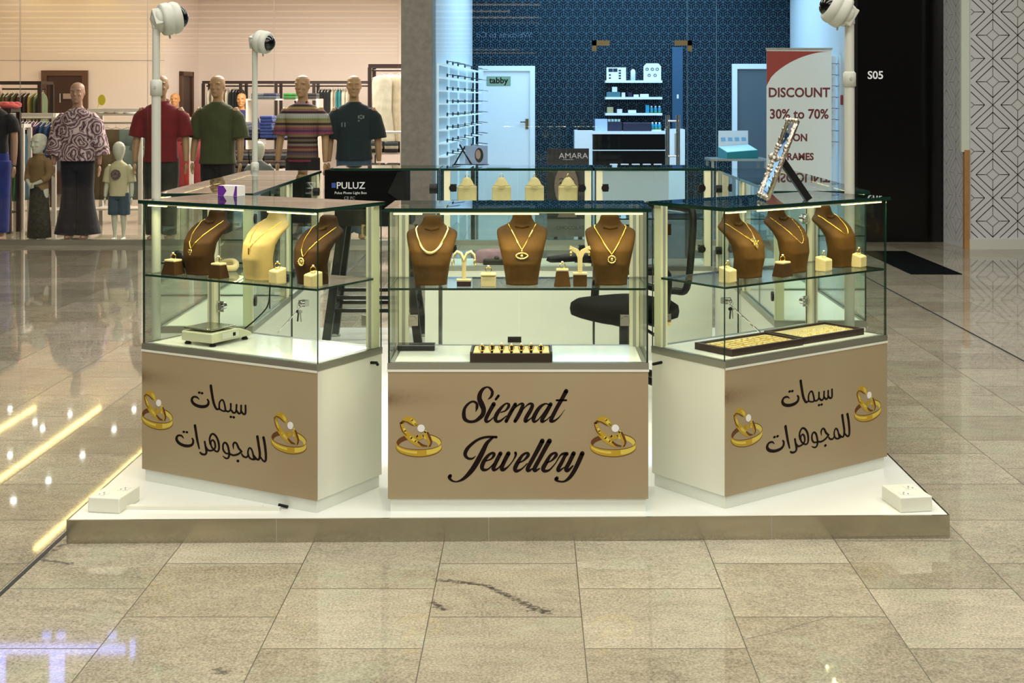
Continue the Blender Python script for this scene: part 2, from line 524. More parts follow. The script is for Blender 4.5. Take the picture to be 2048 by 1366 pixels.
a, b = on_ret(357), on_ret(382); zt = 2.1
mb = MB()
for p0, p1, z0, z1 in ((a, a.lerp(b, .15), 0, zt), (b.lerp(a, .1), b, 0, zt), (a, b, zt - 0.08, zt)):
    vs = [Vector((p.x, p.y, z)) + nrm * k for z in (z0, z1) for k in (0.002, 0.05) for p in (p0, p1)]
    mb.add(vs, [(0, 2, 3, 1), (4, 5, 7, 6), (0, 1, 5, 4), (2, 6, 7, 3), (0, 4, 6, 2), (1, 3, 7, 5)])
mb.build('door_frame', M['door_frame_brown'], d)
mb = MB(); vs = [Vector((p.x, p.y, z)) + nrm * k for z in (0.01, zt - .08) for k in (0.002, 0.02) for p in (a.lerp(b, .15), b.lerp(a, .1))]
mb.add(vs, [(0, 2, 3, 1), (4, 5, 7, 6), (0, 1, 5, 4), (2, 6, 7, 3), (0, 4, 6, 2), (1, 3, 7, 5)])
mb.build('door_leaf', M['dark_brown'], d)

# --- shopfront glazing
GY = 14.9
M['seam'] = mat('dark_silicone', '3a3a32', 0.4)
M['seam_light'] = mat('pale_silicone', 'a8c4cc', 0.4)


def gx(px, Y=GY):
    return (px - CX) / FPX * Y


wn_ = [0]


def glazing(x0, x1, z0, z1, edge, y=GY, parent=None, name=None):
    mb = MB(); mb.pane(x0 + 0.004, y, z0, x1 - 0.004, y + 0.012, z1, 0, 1)
    if parent is not None: return mb.build(name, [M['shop_glass'], edge], parent)
    wn_[0] += 1
    return struct(mb.build('window_%d' % wn_[0], [M['shop_glass'], edge]), 'clear full-height shopfront pane')


xs = [gx(-330), gx(-110), gx(40), gx(295), gx(548), gx(797)]
for x0, x1 in zip(xs, xs[1:]): glazing(x0, x1, 0.05, 3.4, M['seam'])
xs_o = [gx(868), gx(1133), gx(1187)]
for x0, x1 in zip(xs_o, xs_o[1:]): glazing(x0, x1, 0.05, 3.4, M['seam_light'])
for x0, x1 in ((gx(1375), gx(1433)), (gx(1433), gx(1692))): glazing(x0, x1, 0.05, 3.4, M['seam_light'])
zd = EYE + (200 - 89) / FPX * GY
glazing(gx(1187), gx(1375), zd + 0.006, 3.4, M['seam_light'])
mb = MB(); mb.box(gx(-330), GY - 0.03, 0, gx(803), GY + 0.05, 0.055); struct(mb.build('trim_1', M['alu']), 'aluminium sill channel under the clothes shopfront')
mb = MB(); mb.box(gx(865), GY - 0.03, 0, gx(1187), GY + 0.05, 0.055); mb.box(gx(1375), GY - 0.03, 0, gx(1692), GY + 0.05, 0.055)
struct(mb.build('trim_2', M['alu']), 'aluminium sill channel under the optician front')
# the optician's glass door
d = thing('door_3', '', ''); del d['label']; del d['category']; struct(d, 'frameless glass door of the optician')
glazing(gx(1187), gx(1375), 0.01, zd, M['seam_light'], GY, d, 'door_glass')
M['brass'] = mat('bronze_fitting', '6f6448', 0.35, 0.8)
for s, px in ((1, 1184), (-1, 1384)):
    x = gx(px); mb = MB()
    x2 = gx(px + s * 35)
    mb.box(min(x, x2), GY - 0.012, zd - 0.012, max(x, x2), GY + 0.024, zd + 0.045)
    xa = gx(px + s * 9); mb.box(min(x, xa), GY - 0.012, zd - 0.075, max(x, xa), GY + 0.024, zd + 0.045)
    mb.build('patch_fitting', M['brass'], d)
mb = MB()
for px in (1335, 1356):
    for dy in (-0.06, 0.07):
        mb.tube([(gx(px) + dy * 0.25, GY + dy, EYE - 30 / FPX * GY), (gx(px) + dy * 0.25, GY + dy, 0.85)], 0.014, 10)
for zz in (242, 312):
    mb.tube([(gx(1335), GY - 0.06, EYE - (zz - 200) / FPX * GY), (gx(1356), GY - 0.06, EYE - (zz - 200) / FPX * GY)], 0.01, 8)
mb.build('pull_handle', M['chrome'], d)

# --- pillar, bulkhead, walls beside
M['concrete'] = mat('grey_stone', '77736a', 0.55, vary=0.16, vscale=18, bump=0.05, bscale=90)
mb = MB(); mb.box(gx(803), 14.85, 0, gx(865), 15.35, 5.2); mb.build('pillar', M['concrete'])
struct(bpy.data.objects['pillar'], 'grey stone pillar between the two shops')
mb = MB(); mb.box(-9.6, 14.86, 3.4, 3.46, 15.0, 5.2); struct(mb.build('wall_bulkhead', M['bulkhead']), 'dark fascia over the shopfronts')
mb = MB(); mb.box(-37, -96, 5.2, 10, 15.0, 5.3); struct(mb.build('ceiling_mall', M['shop_ceiling']), 'mall ceiling')
mb = MB(); mb.box(-1.3, 15.36, 0, -1.16, 24.6, 3.6); struct(mb.build('wall_party', M['shop_wall']), 'party wall between the two shops')

# --- optician room
M['opt_wall'] = mat('white_paint', 'd3dbe0', 0.55)
OX0, OX1 = -0.89, (1580 - CX) / FPX * 20.0
M['paper'] = mat('navy_wallpaper', '06111f', 0.7, spec=0.15)
M['paper_line'] = mat('wallpaper_line', '3f6c7c', 0.5)
mb = MB(); mb.box(OX0 - 0.1, 20.0, 0, OX1 + 0.05, 20.15, 3.6)
w_ = 0.135; h_ = w_ * math.sqrt(3) / 2; lw = 0.0042


def wall_line(mb, a, b, y, w, m):
    (x0, z0), (x1, z1) = a, b
    dx, dz = x1 - x0, z1 - z0; l = math.hypot(dx, dz) or 1; nx, nz = -dz / l * w / 2, dx / l * w / 2
    mb.add([(x0 + nx, y, z0 + nz), (x1 + nx, y, z1 + nz), (x1 - nx, y, z1 - nz), (x0 - nx, y, z0 - nz)], [(0, 1, 2, 3)], m)


r_ = w_ / math.sqrt(3)
row = 0; z = 0.05
while z < 3.55:
    x = OX0 + (w_ / 2 if row % 2 else 0)
    while x < OX1:
        hexv = [(x + r_ * math.sin(PI / 3 * k), z + r_ * math.cos(PI / 3 * k)) for k in range(6)]
        for k in (0, 1, 2): wall_line(mb, hexv[k], hexv[(k + 1) % 6], 19.997, lw, 1)
        inn = [(x + 0.52 * r_ * math.sin(PI / 3 * k), z + 0.52 * r_ * math.cos(PI / 3 * k)) for k in range(6)]
        for k in (0, 2, 4):
            wall_line(mb, (x, z), hexv[k], 19.997, lw, 1)
            wall_line(mb, inn[k + 1], inn[(k + 2) % 6], 19.997, lw, 1); wall_line(mb, inn[k + 1], inn[k], 19.997, lw, 1)
        x += w_
    z += h_ * w_ / h_ * 0.866; row += 1
struct(mb.build('wall_opticians_back', [M['paper'], M['paper_line']]), 'navy wallpapered wall with a pale geometric lattice')
xl0 = gx(866); xr0 = gx(1692)


def slab(name, a, b, th, z1, m, label=None, side=1):
    a = Vector((a[0], a[1], 0)); b = Vector((b[0], b[1], 0)); dd = (b - a).normalized(); nn = Vector((dd.y, -dd.x, 0)) * th * side
    vs = [p + Vector((0, 0, z)) for z in (0, z1) for p in (a, b, b + nn, a + nn)]
    mb = MB(); mb.add(vs, [(3, 2, 1, 0), (4, 5, 6, 7), (0, 1, 5, 4), (1, 2, 6, 5), (2, 3, 7, 6), (3, 0, 4, 7)])
    return struct(mb.build(name, m), label)


slab('wall_opticians_left', (xl0, 15.36), (OX0, 20.0), 0.06, 3.6, M['opt_wall'], 'white side wall of the optician with frame displays', -1)
slab('wall_opticians_right', (xr0, 14.95), (OX1, 20.0), 0.06, 3.6, M['opt_wall'], 'white side wall of the optician', 1)
mb = MB(); mb.box(-1.15, 14.95, 3.6, 4.0, 20.1, 3.7); struct(mb.build('ceiling_opticians', M['shop_ceiling']), 'white ceiling of the optician')

# --- black hoarding marked S05 and the patterned wall
mb = MB(); mb.box(gx(1713, 15.2), 15.2, 0, gx(1890, 15.2), 15.3, 5.2); struct(mb.build('wall_hoarding', M['black_gloss']), 'black hoarding marked S05')
mb = MB(); mb.box(gx(1697, 15.0), 14.93, 0, gx(1712, 15.0), 15.05, 5.2); struct(mb.build('trim_3', M['black']), 'black edge profile beside the optician front')
s5 = text_mesh('S05', 0.125, mat('white_lettering', 'd8d8d4', 0.5, emit='ffffff', estr=0.25), 'unit_number_lettering', None, at(1751, 151, 15.195), extrude=0.002, bold=0.002)
tag(s5, 'white unit lettering S05 on the black hoarding', 'sign')
M['tile_white'] = mat('white_panel', 'c8c8cb', 0.35)
M['tile_line'] = mat('dark_groove', '5e5d54', 0.6)


def lattice(mb, x0, x1, z0, z1, put, m):
    """the repeating diamond-and-chevron line pattern, clipped to the panel"""
    A, Bz = 0.1335 * 2, 0.2496 * 2                 # column pitch and row pitch
    def clip(a, b):
        (ax, az), (bx, bz) = a, b; t0, t1 = 0.0, 1.0
        for p, q in ((-(bx - ax), ax - x0), (bx - ax, x1 - ax), (-(bz - az), az - z0), (bz - az, z1 - az)):
            if abs(p) < 1e-9:
                if q < 0: return None
            else:
                t = q / p
                if p < 0: t0 = max(t0, t)
                else: t1 = min(t1, t)
        if t0 >= t1: return None
        return (ax + (bx - ax) * t0, az + (bz - az) * t0), (ax + (bx - ax) * t1, az + (bz - az) * t1)
    kx = A / 130.0; kz = Bz / 245.0
    for i in range(-6, 40):
        cx = PAT_X + i * A
        if cx < x0 - A or cx > x1 + A: continue
        ph = 0 if i % 2 == 0 else 0.5
        segs = [((cx, z0), (cx, z1), True)]
        for j in range(-2, 14):
            dz_ = PAT_Z + (j + ph) * Bz            # diamond centres of this column
            if dz_ < z0 - Bz or dz_ > z1 + Bz: continue
            D = lambda x, z: (cx + x * kx, dz_ + z * kz)
            dia = [D(33, 0), D(0, 30), D(-33, 0), D(0, -30)]
            segs += [(dia[k], dia[(k + 1) % 4], False) for k in range(4)]
            for s in (-1, 1):
                segs += [(D(s * 33, 0), D(s * 88, 0), False)]
                for t in (-1, 1):
                    segs += [(D(0, t * 122.5), D(s * 130, 0), False), (D(0, t * 85), D(s * 88, 0), False), 
                             (D(s * 42, t * 122.5), D(s * 130, t * 40), False)]
                segs += [(D(s * 42, 122.5), D(s * 88, 122.5), False)]
        for a, b, isv in segs:
            if isv:
                for j in range(-2, 14):
                    dz_ = PAT_Z + (j + ph) * Bz
                    c = clip((cx, dz_ + 30 * kz), (cx, dz_ + Bz - 30 * kz))
                    if c: put(mb, c[0], c[1], m)
                continue
            c = clip(a, b)
            if c: put(mb, c[0], c[1], m)


WY = 14.5
PAT_X = gx(1985.5, WY); PAT_Z = EYE - (70.4 - 200) / FPX * WY - 0.4992 * 5
wx0 = gx(1938, WY)
mb = MB(); mb.box(wx0, WY, 0, 9.5, WY + 0.2, 5.2)
lattice(mb, wx0 + 0.02, 9.4, 0.12, 5.1, lambda b, p, q, m: wall_line(b, p, q, WY - 0.001, 0.0075, m), 1)
struct(mb.build('wall_right', [M['tile_white'], M['tile_line']]), 'white wall with dark diamond line pattern')
mb = MB(); mb.box(wx0, WY - 0.03, 0, 9.5, WY, 0.11); struct(mb.build('baseboard_right', mat('white_marble', 'c9c8c0', 0.3)), 'white marble baseboard')
ex = gx(1887, 15.2)
mb = MB()
mb.add([(ex, 15.2, 0), (wx0, WY, 0), (wx0 + 0.2, WY + 0.2, 0), (ex + 0.2, 15.3, 0), (ex, 15.2, 5.2), (wx0, WY, 5.2), (wx0 + 0.2, WY + 0.2, 5.2), (ex + 0.2, 15.3, 5.2)],
       [(3, 2, 1, 0), (4, 5, 6, 7), (0, 1, 5, 4), (1, 2, 6, 5), (2, 3, 7, 6), (3, 0, 4, 7)])
dv_ = Vector((wx0 - ex, WY - 15.2, 0)); ln = dv_.length; dv_.normalize(); nv = Vector((dv_.y, -dv_.x, 0)); nv = nv if nv.x < 0 else -nv


def put_side(b, p, q, m):
    P = Vector((ex, 15.2, 0)); w = 0.0016
    (s0, z0), (s1, z1) = p, q; dx, dz = s1 - s0, z1 - z0; l = math.hypot(dx, dz) or 1; nx, nz = -dz / l * w, dx / l * w
    b.add([P + dv_ * (s + i) + Vector((0, 0, z + k)) + nv * 0.001 for s, z, i, k in ((s0, z0, nx, nz), (s1, z1, nx, nz), (s1, z1, -nx, -nz), (s0, z0, -nx, -nz))], [(0, 1, 2, 3)], m)


PAT_X = ln / 2
lattice(mb, 0.02, ln - 0.05, 0.05, 5.1, put_side, 1)
struct(mb.build('wall_return', [M['tile_white'], M['tile_line']]), 'patterned return wall beside the black hoarding')
mb = MB(); mb.box(gx(1922, WY), WY - 0.012, EYE - 100 / FPX * WY - 0.02, wx0, WY + 0.05, 5.2); struct(mb.build('trim_4', mat('pale_corner', 'ccd2c6', 0.4)), 'pale corner guard')
mb = MB(); mb.box(gx(1928, WY), WY - 0.02, 0, wx0 + 0.003, WY + 0.04, EYE - 100 / FPX * WY); struct(mb.build('trim_5', M['wood_trim']), 'wooden corner guard on the lower part of the wall')

# --- floor mat
mb = MB(); mb.box(3.47, 12.38, 0, 3.94, 14.26, 0.006)
tag(mb.build('floor_mat', mat('black_mat', '040404', 0.9, spec=0.05)), 'long black mat lying on the granite before the black hoarding', 'mat')
# --- things seen mirrored in the glass and the polished floor
M['led_line'] = mat('ceiling_led', 'ffe9a8', 0.5, emit='ffe08a', estr=13.0)
M['spot_blue'] = mat('spot_face_cool', 'ffffff', 0.5, emit='cfe6ff', estr=60.0)
M['spot'] = mat('spot_face', 'ffffff', 0.5, emit='f4fff8', estr=38.0)
for x in (-8.4, -7.3, -5.75):
    mb = MB(); mb.box(x - 0.025, 15.6, 3.585, x + 0.025, 22.8, 3.6)
    tag(mb.build('led_ceiling_line', M['led_line']), 'warm LED line along the clothes shop ceiling', 'light', 'LED lines of the clothes shop ceiling')
spots = [(140, 830), (85, 858), (228, 860), (165, 912), (20, 820), (20, 912), (97, 963), (27, 1003), (75, 1120), (212, 1195), (268, 820), (70, 846), (300, 905)]
for px, py in spots:
    Y = 2700 * 5.19 / (py - 200); X = (px - CX) / FPX * Y
    if Y < 15.1: X, Y = X, max(Y, 15.15)
    mb = MB(); mb.lathe([(0.045, 0), (0.055, 0.012), (0.055, 0.02)], 14); mb.lathe([(0.036, -0.002), (0.036, 0.004)], 14, 1)
    tag(mb.build('ceiling_spot', [M['white'], M['spot']], loc=(X, Y, 3.58)), 'small round spotlight in the clothes shop ceiling', 'light', 'spotlights of the clothes shop ceiling')
M['tube'] = mat('tube_light', 'fff0cc', 0.5, emit='ffe9bd', estr=3.0)
for k in range(11):
    Yv = 50.5 + k * 3.6 + 0.16 * k * k
    x0, x1 = (-36, 0.28) if k % 4 != 1 else (-36, -0.9)
    mb = MB(); mb.box(x0, 29.8 - Yv - 0.05, 5.13, x1, 29.8 - Yv + 0.05, 5.19)
    tag(mb.build('mall_tube_light', M['tube']), 'long pale tube light across the mall ceiling', 'light', 'tube lights of the mall ceiling')
# signs opposite and above, seen only as reflections
M['sign_navy'] = mat('navy_sign', '0a1c50', 0.5, emit='123070', estr=0.25)
c = at(1008, 70, 38.4)
o = thing('welcome_sign', 'navy board reading Welcome to Co, mirrored in the optician glass', 'sign', (c.x, 29.8 - 38.4, c.z))
mb = MB(); mb.box(-0.95, -0.06, -0.34, 0.95, 0.0, 0.34); mb.build('board', M['sign_navy'], o)
text_mesh('Welcome to Co', 0.235, mat('sign_letter', 'a8c8ff', 0.5, emit='9cc4ff', estr=6.0), 'lettering', o, (0, 0.004, 0), (R(90), 0, R(180)), 0.002)
mb = MB(); mb.tube([(-0.8, -0.03, 0.34), (-0.8, -0.03, 5.2 - c.z)], 0.01, 8); mb.build('hanger_rod', M['grey_metal'], o)
mb = MB(); mb.tube([(0.8, -0.03, 0.34), (0.8, -0.03, 5.2 - c.z)], 0.01, 8); mb.build('hanger_rod', M['grey_metal'], o)
o = thing('fascia_sign', 'pale blue lit letters on the dark fascia above the clothes shop', 'sign', (-5.2, 14.86, 4.42))
mb = MB(); E_ = mat('blue_sign_glow', 'a9b8ff', 0.5, emit='8f9cff', estr=4.0)
mb.box(-1.2, -0.05, -0.03, 0.72, 0.0, 0.06); mb.box(-0.75, -0.05, 0.06, -0.6, 0, 0.42); mb.box(-0.1, -0.05, 0.06, 0.05, 0, 0.42); mb.box(-1.2, -0.05, 0.06, -1.05, 0, 0.42)
for x in (-0.14, 0.02, 0.58): mb.lathe([(0.05, 0.0), (0.05, 0.05)], 12, 0, (x, -0.025, -0.16))
mb.box(0.78, -0.05, -0.08, 0.83, 0, 0.1)
mb.build('sign_letters', E_, o)

# ================================================================ THE KIOSK
PZ = 0.085                                            # height of the white platform
Zp, Zb, Zr, Zf, Zs, Zt = 0.049, 0.522, 0.548, 0.549, 0.822, 1.103   # levels above the platform: plinth, body, rim, deck, shelf, underside of the lid

# --- platform
o = thing('kiosk_platform', 'low white kiosk platform with a polished steel edge standing on the granite floor', 'platform', (0, 4.9, 0))
o.location = (0, 0, 0)
P4 = [(-1.676, 4.872), (1.518, 4.931), (1.512, 8.98), (-1.664, 8.98)]
mb = MB(); mb.prism([(x * 0.999, y + 0.004) for x, y in P4], lambda u, v, d: (u, v, d), 0.001, PZ)
for a_, b_ in (((0.905, 4.93), (0.83, 5.6)),):
    mb.bar((a_[0], a_[1], PZ - 0.0006), (b_[0], b_[1], PZ - 0.0006), 0.003, 0.001, 1)
mb.build('deck', [M['white_gloss'], M['grey_metal']], o)


def skirt(name, a, b, th=0.006):
    a, b = Vector((*a, 0)), Vector((*b, 0)); d = (b - a).normalized(); n = Vector((d.y, -d.x, 0)) * th
    vs = [p + Vector((0, 0, z)) for z in (0.0, PZ) for p in (a, b, b + n, a + n)]
    mb = MB(); mb.add(vs, [(3, 2, 1, 0), (4, 5, 6, 7), (0, 1, 5, 4), (1, 2, 6, 5), (2, 3, 7, 6), (3, 0, 4, 7)])
    for t in (0.235, 0.475, 0.797):
        p = a.lerp(b, t) + n * 1.02
        mb.obox(p + Vector((0, 0, PZ / 2)), 0.002, 0.001, PZ, None, 1)
    return mb.build(name, [M['steel'], M['grey_metal']], o)


skirt('edge_strip', P4[0], P4[1]); skirt('edge_strip', P4[1], P4[2]); skirt('edge_strip', P4[3], P4[0])

# --- printed front panels
def panel_material():
    m = bpy.data.materials.new('printed_bronze_panel'); m.use_nodes = True
    nt = m.node_tree; p = nt.nodes['Principled BSDF']; L = nt.links.new
    tc = N(nt, 'ShaderNodeTexCoord'); sp = N(nt, 'ShaderNodeSeparateXYZ'); L(tc.outputs['Object'], sp.inputs[0])
    n = N(nt, 'ShaderNodeTexNoise'); n.inputs['Scale'].default_value = 2.2; n.inputs['Detail'].default_value = 2; L(tc.outputs['Object'], n.inputs['Vector'])
    c = mix_col(nt, n.outputs['Fac'], lin('9d9072'), lin('957f61'))
    # the printed brown smear near the upper corner
    dz = math_node(nt, 'MULTIPLY', math_node(nt, 'SUBTRACT', sp.outputs[2], 0.418), 34.0)
    n2 = N(nt, 'ShaderNodeTexNoise'); n2.inputs['Scale'].default_value = 60; L(tc.outputs['Object'], n2.inputs['Vector'])
    g = math_node(nt, 'POWER', 2.718, math_node(nt, 'MULTIPLY', math_node(nt, 'MULTIPLY', dz, dz), -1.0))
    h = math_node(nt, 'POWER', 2.718, math_node(nt, 'MULTIPLY', sp.outputs[0], -11.0))
    f = math_node(nt, 'MULTIPLY', math_node(nt, 'MULTIPLY', g, h), math_node(nt, 'ADD', n2.outputs['Fac'], 0.35), clamp=True)
    c = mix_col(nt, math_node(nt, 'MULTIPLY', f, 0.8), c, lin('5f4128'))
    L(c, p.inputs['Base Color'])
    p.inputs['Roughness'].default_value = 0.33
    return m


M['panel'] = panel_material()
M['emblem_gold'] = mat('emblem_gold', 'b8962a', 0.35, 0.25)
M['emblem_bright'] = mat('emblem_pale_gold', 'd2bf55', 0.35, 0.2)
M['emblem_dark'] = mat('emblem_brown', '5c3208', 0.4)
M['emblem_white'] = mat('emblem_white', 'dedada', 0.3)

SIEMAT = [
    [(600, 300, 10), (650, 255, 40), (668, 185, 46), (630, 125, 36), (580, 108, 24), (520, 140, 46), (475, 210, 66), (465, 290, 76), (500, 380, 86), (530, 460, 76), (515, 540, 70), (460, 600, 60), (390, 645, 46), (300, 650, 45), (235, 610, 60), (218, 530, 60), (235, 440, 46), (290, 370, 36), (360, 335, 32), (420, 365, 42), (425, 430, 45), (405, 495, 6)],
    [(690, 375, 66), (630, 480, 62), (570, 600, 60), (575, 650, 48), (625, 638, 26), (690, 580, 14)],
    [(722, 300, 38), (764, 245, 42)],
    [(800, 505, 18), (870, 480, 26), (920, 420, 46), (925, 380, 42), (880, 368, 26), (810, 430, 46), (745, 520, 62), (715, 600, 62), (740, 648, 48), (800, 635, 35), (890, 560, 14)],
    [(1030, 378, 55), (960, 500, 60), (885, 645, 54)],
    [(960, 500, 14), (1040, 420, 18), (1110, 372, 30), (1148, 385, 52), (1120, 470, 62), (1070, 570, 62), (1025, 645, 54)],
    [(1120, 500, 14), (1190, 415, 18), (1255, 370, 35), (1298, 390, 52), (1270, 470, 62), (1200, 590, 62), (1188, 645, 54), (1240, 625, 26), (1310, 570, 14)],
    [(1560, 385, 20), (1500, 370, 26), (1420, 420, 52), (1350, 520, 64), (1315, 610, 64), (1330, 652, 42), (1390, 620, 22), (1470, 520, 16), (1540, 420, 16)],
    [(1585, 378, 62), (1520, 500, 62), (1450, 620, 58), (1457, 652, 42), (1520, 625, 20), (1580, 570, 14)],
    [(1830, 170, 68), (1760, 300, 62), (1680, 440, 62), (1600, 600, 62), (1592, 642, 55), (1640, 640, 36), (1720, 580, 18), (1810, 460, 5)],
    [(1680, 315, 30), (1830, 315, 30)]]
JEWEL = [
    [(470, 340, 8), (430, 372, 25), (375, 372, 32), (335, 330, 46), (345, 270, 50), (400, 200, 42), (500, 125, 34), (610, 90, 32), (745, 90, 34)],
    [(700, 95, 24), (620, 170, 50), (560, 290, 66), (490, 420, 68), (410, 540, 62), (310, 640, 40), (220, 678, 18), (155, 662, 28), (125, 622, 46), (138, 600, 44)],
    [(610, 405, 16), (680, 375, 24), (715, 320, 42), (690, 300, 32), (630, 340, 42), (575, 420, 54), (555, 490, 54), (580, 522, 42), (640, 510, 22), (710, 440, 14)],
    [(800, 305, 52), (750, 400, 52), (705, 500, 52), (725, 522, 36), (780, 490, 18), (850, 400, 14)],
    [(905, 305, 56), (855, 400, 54), (815, 500, 52), (840, 520, 42), (900, 480, 20), (965, 400, 16), (1000, 330, 30), (998, 298, 36)],
    [(1040, 430, 16), (1110, 395, 24), (1165, 330, 44), (1150, 300, 32), (1090, 330, 36), (1030, 420, 54), (992, 500, 56), (1010, 538, 44), (1080, 510, 22), (1150, 440, 14)],
    [(1352, 140, 60), (1300, 240, 58), (1230, 370, 55), (1160, 500, 54), (1170, 535, 38), (1225, 505, 18)],
    [(1447, 140, 62), (1390, 240, 58), (1320, 370, 55), (1250, 500, 54), (1258, 535, 38), (1315, 505, 18)],
    [(1410, 430, 16), (1480, 395, 24), (1535, 330, 44), (1520, 300, 32), (1460, 330, 38), (1400, 430, 54), (1362, 505, 56), (1385, 538, 44), (1450, 520, 24), (1530, 430, 14)],
    [(1530, 430, 14), (1580, 345, 20), (1620, 312, 34), (1680, 308, 40), (1650, 340, 44), (1610, 420, 50), (1560, 510, 48), (1572, 535, 34), (1640, 490, 14)],
    [(1765, 305, 56), (1710, 420, 54), (1665, 510, 54), (1690, 532, 40), (1755, 470, 20)],
    [(1880, 305, 60), (1830, 420, 58), (1770, 540, 54), (1710, 625, 46), (1640, 675, 26), (1565, 672, 26), (1532, 650, 44), (1545, 632, 48)]]
ARABIC = [
    [(598, 150, 36), (612, 250, 36), (640, 400, 34), (680, 485, 30), (720, 482, 26)],
    [(720, 482, 24), (722, 400, 24), (755, 355, 24), (785, 385, 24), (808, 505, 26), (765, 510, 22), (720, 482, 22)],
    [(808, 505, 24), (850, 522, 26), (882, 490, 24), (885, 412, 26)],
    [(882, 490, 24), (925, 540, 28), (960, 520, 26), (968, 425, 26)],
    [(965, 500, 24), (1000, 550, 28), (1030, 530, 26), (1034, 435, 26)],
    [(1032, 510, 24), (1065, 556, 28), (1096, 545, 28), (1096, 435, 26)],
    [(884, 598, 34), (888, 600, 34)], [(926, 604, 34), (930, 606, 34)],
    [(430, 348, 8), (395, 315, 26), (345, 315, 30), (325, 360, 36), (355, 412, 40), (430, 447, 44), (510, 450, 44), (555, 425, 36), (565, 380, 28), (550, 350, 22)],
    [(430, 250, 34), (434, 251, 34)], [(470, 258, 34), (474, 259, 34)],
    [(1355, 895, 36), (1375, 1000, 36), (1390, 1150, 34), (1383, 1232, 30), (1350, 1228, 26), (1310, 1175, 22)],
    [(1267, 880, 36), (1285, 1000, 34), (1303, 1130, 34), (1290, 1208, 30), (1255, 1203, 26), (1215, 1150, 22)],
    [(1255, 1203, 24), (1200, 1210, 26), (1155, 1185, 24), (1132, 1125, 24), (1140, 1065, 24), (1162, 1045, 24), (1192, 1085, 24), (1218, 1190, 26)],
    [(1140, 1140, 22), (1110, 1180, 26), (1065, 1165, 26), (1042, 1130, 20)],
    [(925, 1062, 8), (920, 1000, 26), (940, 967, 26), (970, 985, 28), (1000, 1050, 30), (1042, 1098, 26)],
    [(1042, 1098, 26), (985, 1137, 30), (920, 1150, 28), (868, 1128, 24)],
    [(986, 1232, 38), (990, 1233, 38)],
    [(865, 1128, 26), (812, 1120, 24), (777, 1070, 26), (775, 1000, 26), (800, 968, 26), (835, 1000, 28), (857, 1080, 28), (862, 1150, 30), (845, 1192, 26), (810, 1192, 22), (772, 1162, 10)],
    [(590, 990, 24), (580, 920, 26), (600, 860, 28), (635, 845, 28), (680, 890, 28), (710, 970, 30), (715, 1060, 28), (690, 1098, 26), (640, 1070, 24), (606, 1020, 24), (598, 962, 24), (625, 932, 24), (655, 970, 26), (660, 1040, 26), (620, 1080, 26), (560, 1078, 28), (527, 1030, 24)],
    [(510, 955, 26), (525, 1040, 28), (535, 1110, 30), (510, 1140, 30), (465, 1130, 30), (445, 1110, 22)],
    [(370, 722, 36), (385, 820, 34), (405, 940, 32), (432, 1055, 20)],
    [(208, 908, 8), (175, 870, 26), (125, 870, 30), (105, 915, 36), (135, 970, 40), (210, 1010, 42), (290, 1015, 42), (335, 990, 34), (345, 940, 28), (330, 908, 20)],
    [(208, 814, 34), (212, 815, 34)], [(252, 819, 34), (256, 820, 34)]]


class Frame:
    """a cabinet's place: local x along its front, y into its depth, z up from the platform"""
    def __init__(s, ox, oy, rz, W, D):
        s.o = Vector((ox, oy, PZ)); s.rz = rz; s.W = W; s.D = D
        s.x = Vector((math.cos(rz), math.sin(rz), 0)); s.y = Vector((-math.sin(rz), math.cos(rz), 0))

    def front(s, px, py):
        """front-plane coordinates (u, z) of what the photograph shows at a pixel"""
        d = Vector(((px - CX) / FPX, 1.0, -(py - CY) / FPX)); e = Vector((0, 0, EYE))
        t = (s.o - e).dot(s.y) / d.dot(s.y); p = e + d * t - s.o
        return p.dot(s.x), p.z

    def w(s, x, y, z):
        return s.o + s.x * x + s.y * y + Vector((0, 0, z))


FL = Frame(-1.551, 5.372, R(-29.52), 0.877, 0.40)
FC = Frame(-0.5314, 4.965, 0.0, 0.957, 0.37)
FR = Frame(0.7124, 4.990, R(37.33), 0.936, 0.40)


def lettering(parent, strokes_uz, y):
    mb = MB()
    for polys in strokes_uz:
        for q in polys:
            mb.prism(q, lambda u, v, d: (u, y - d, v), 0.0, 0.0006)
    return mb.build('lettering', M['ink'], parent)


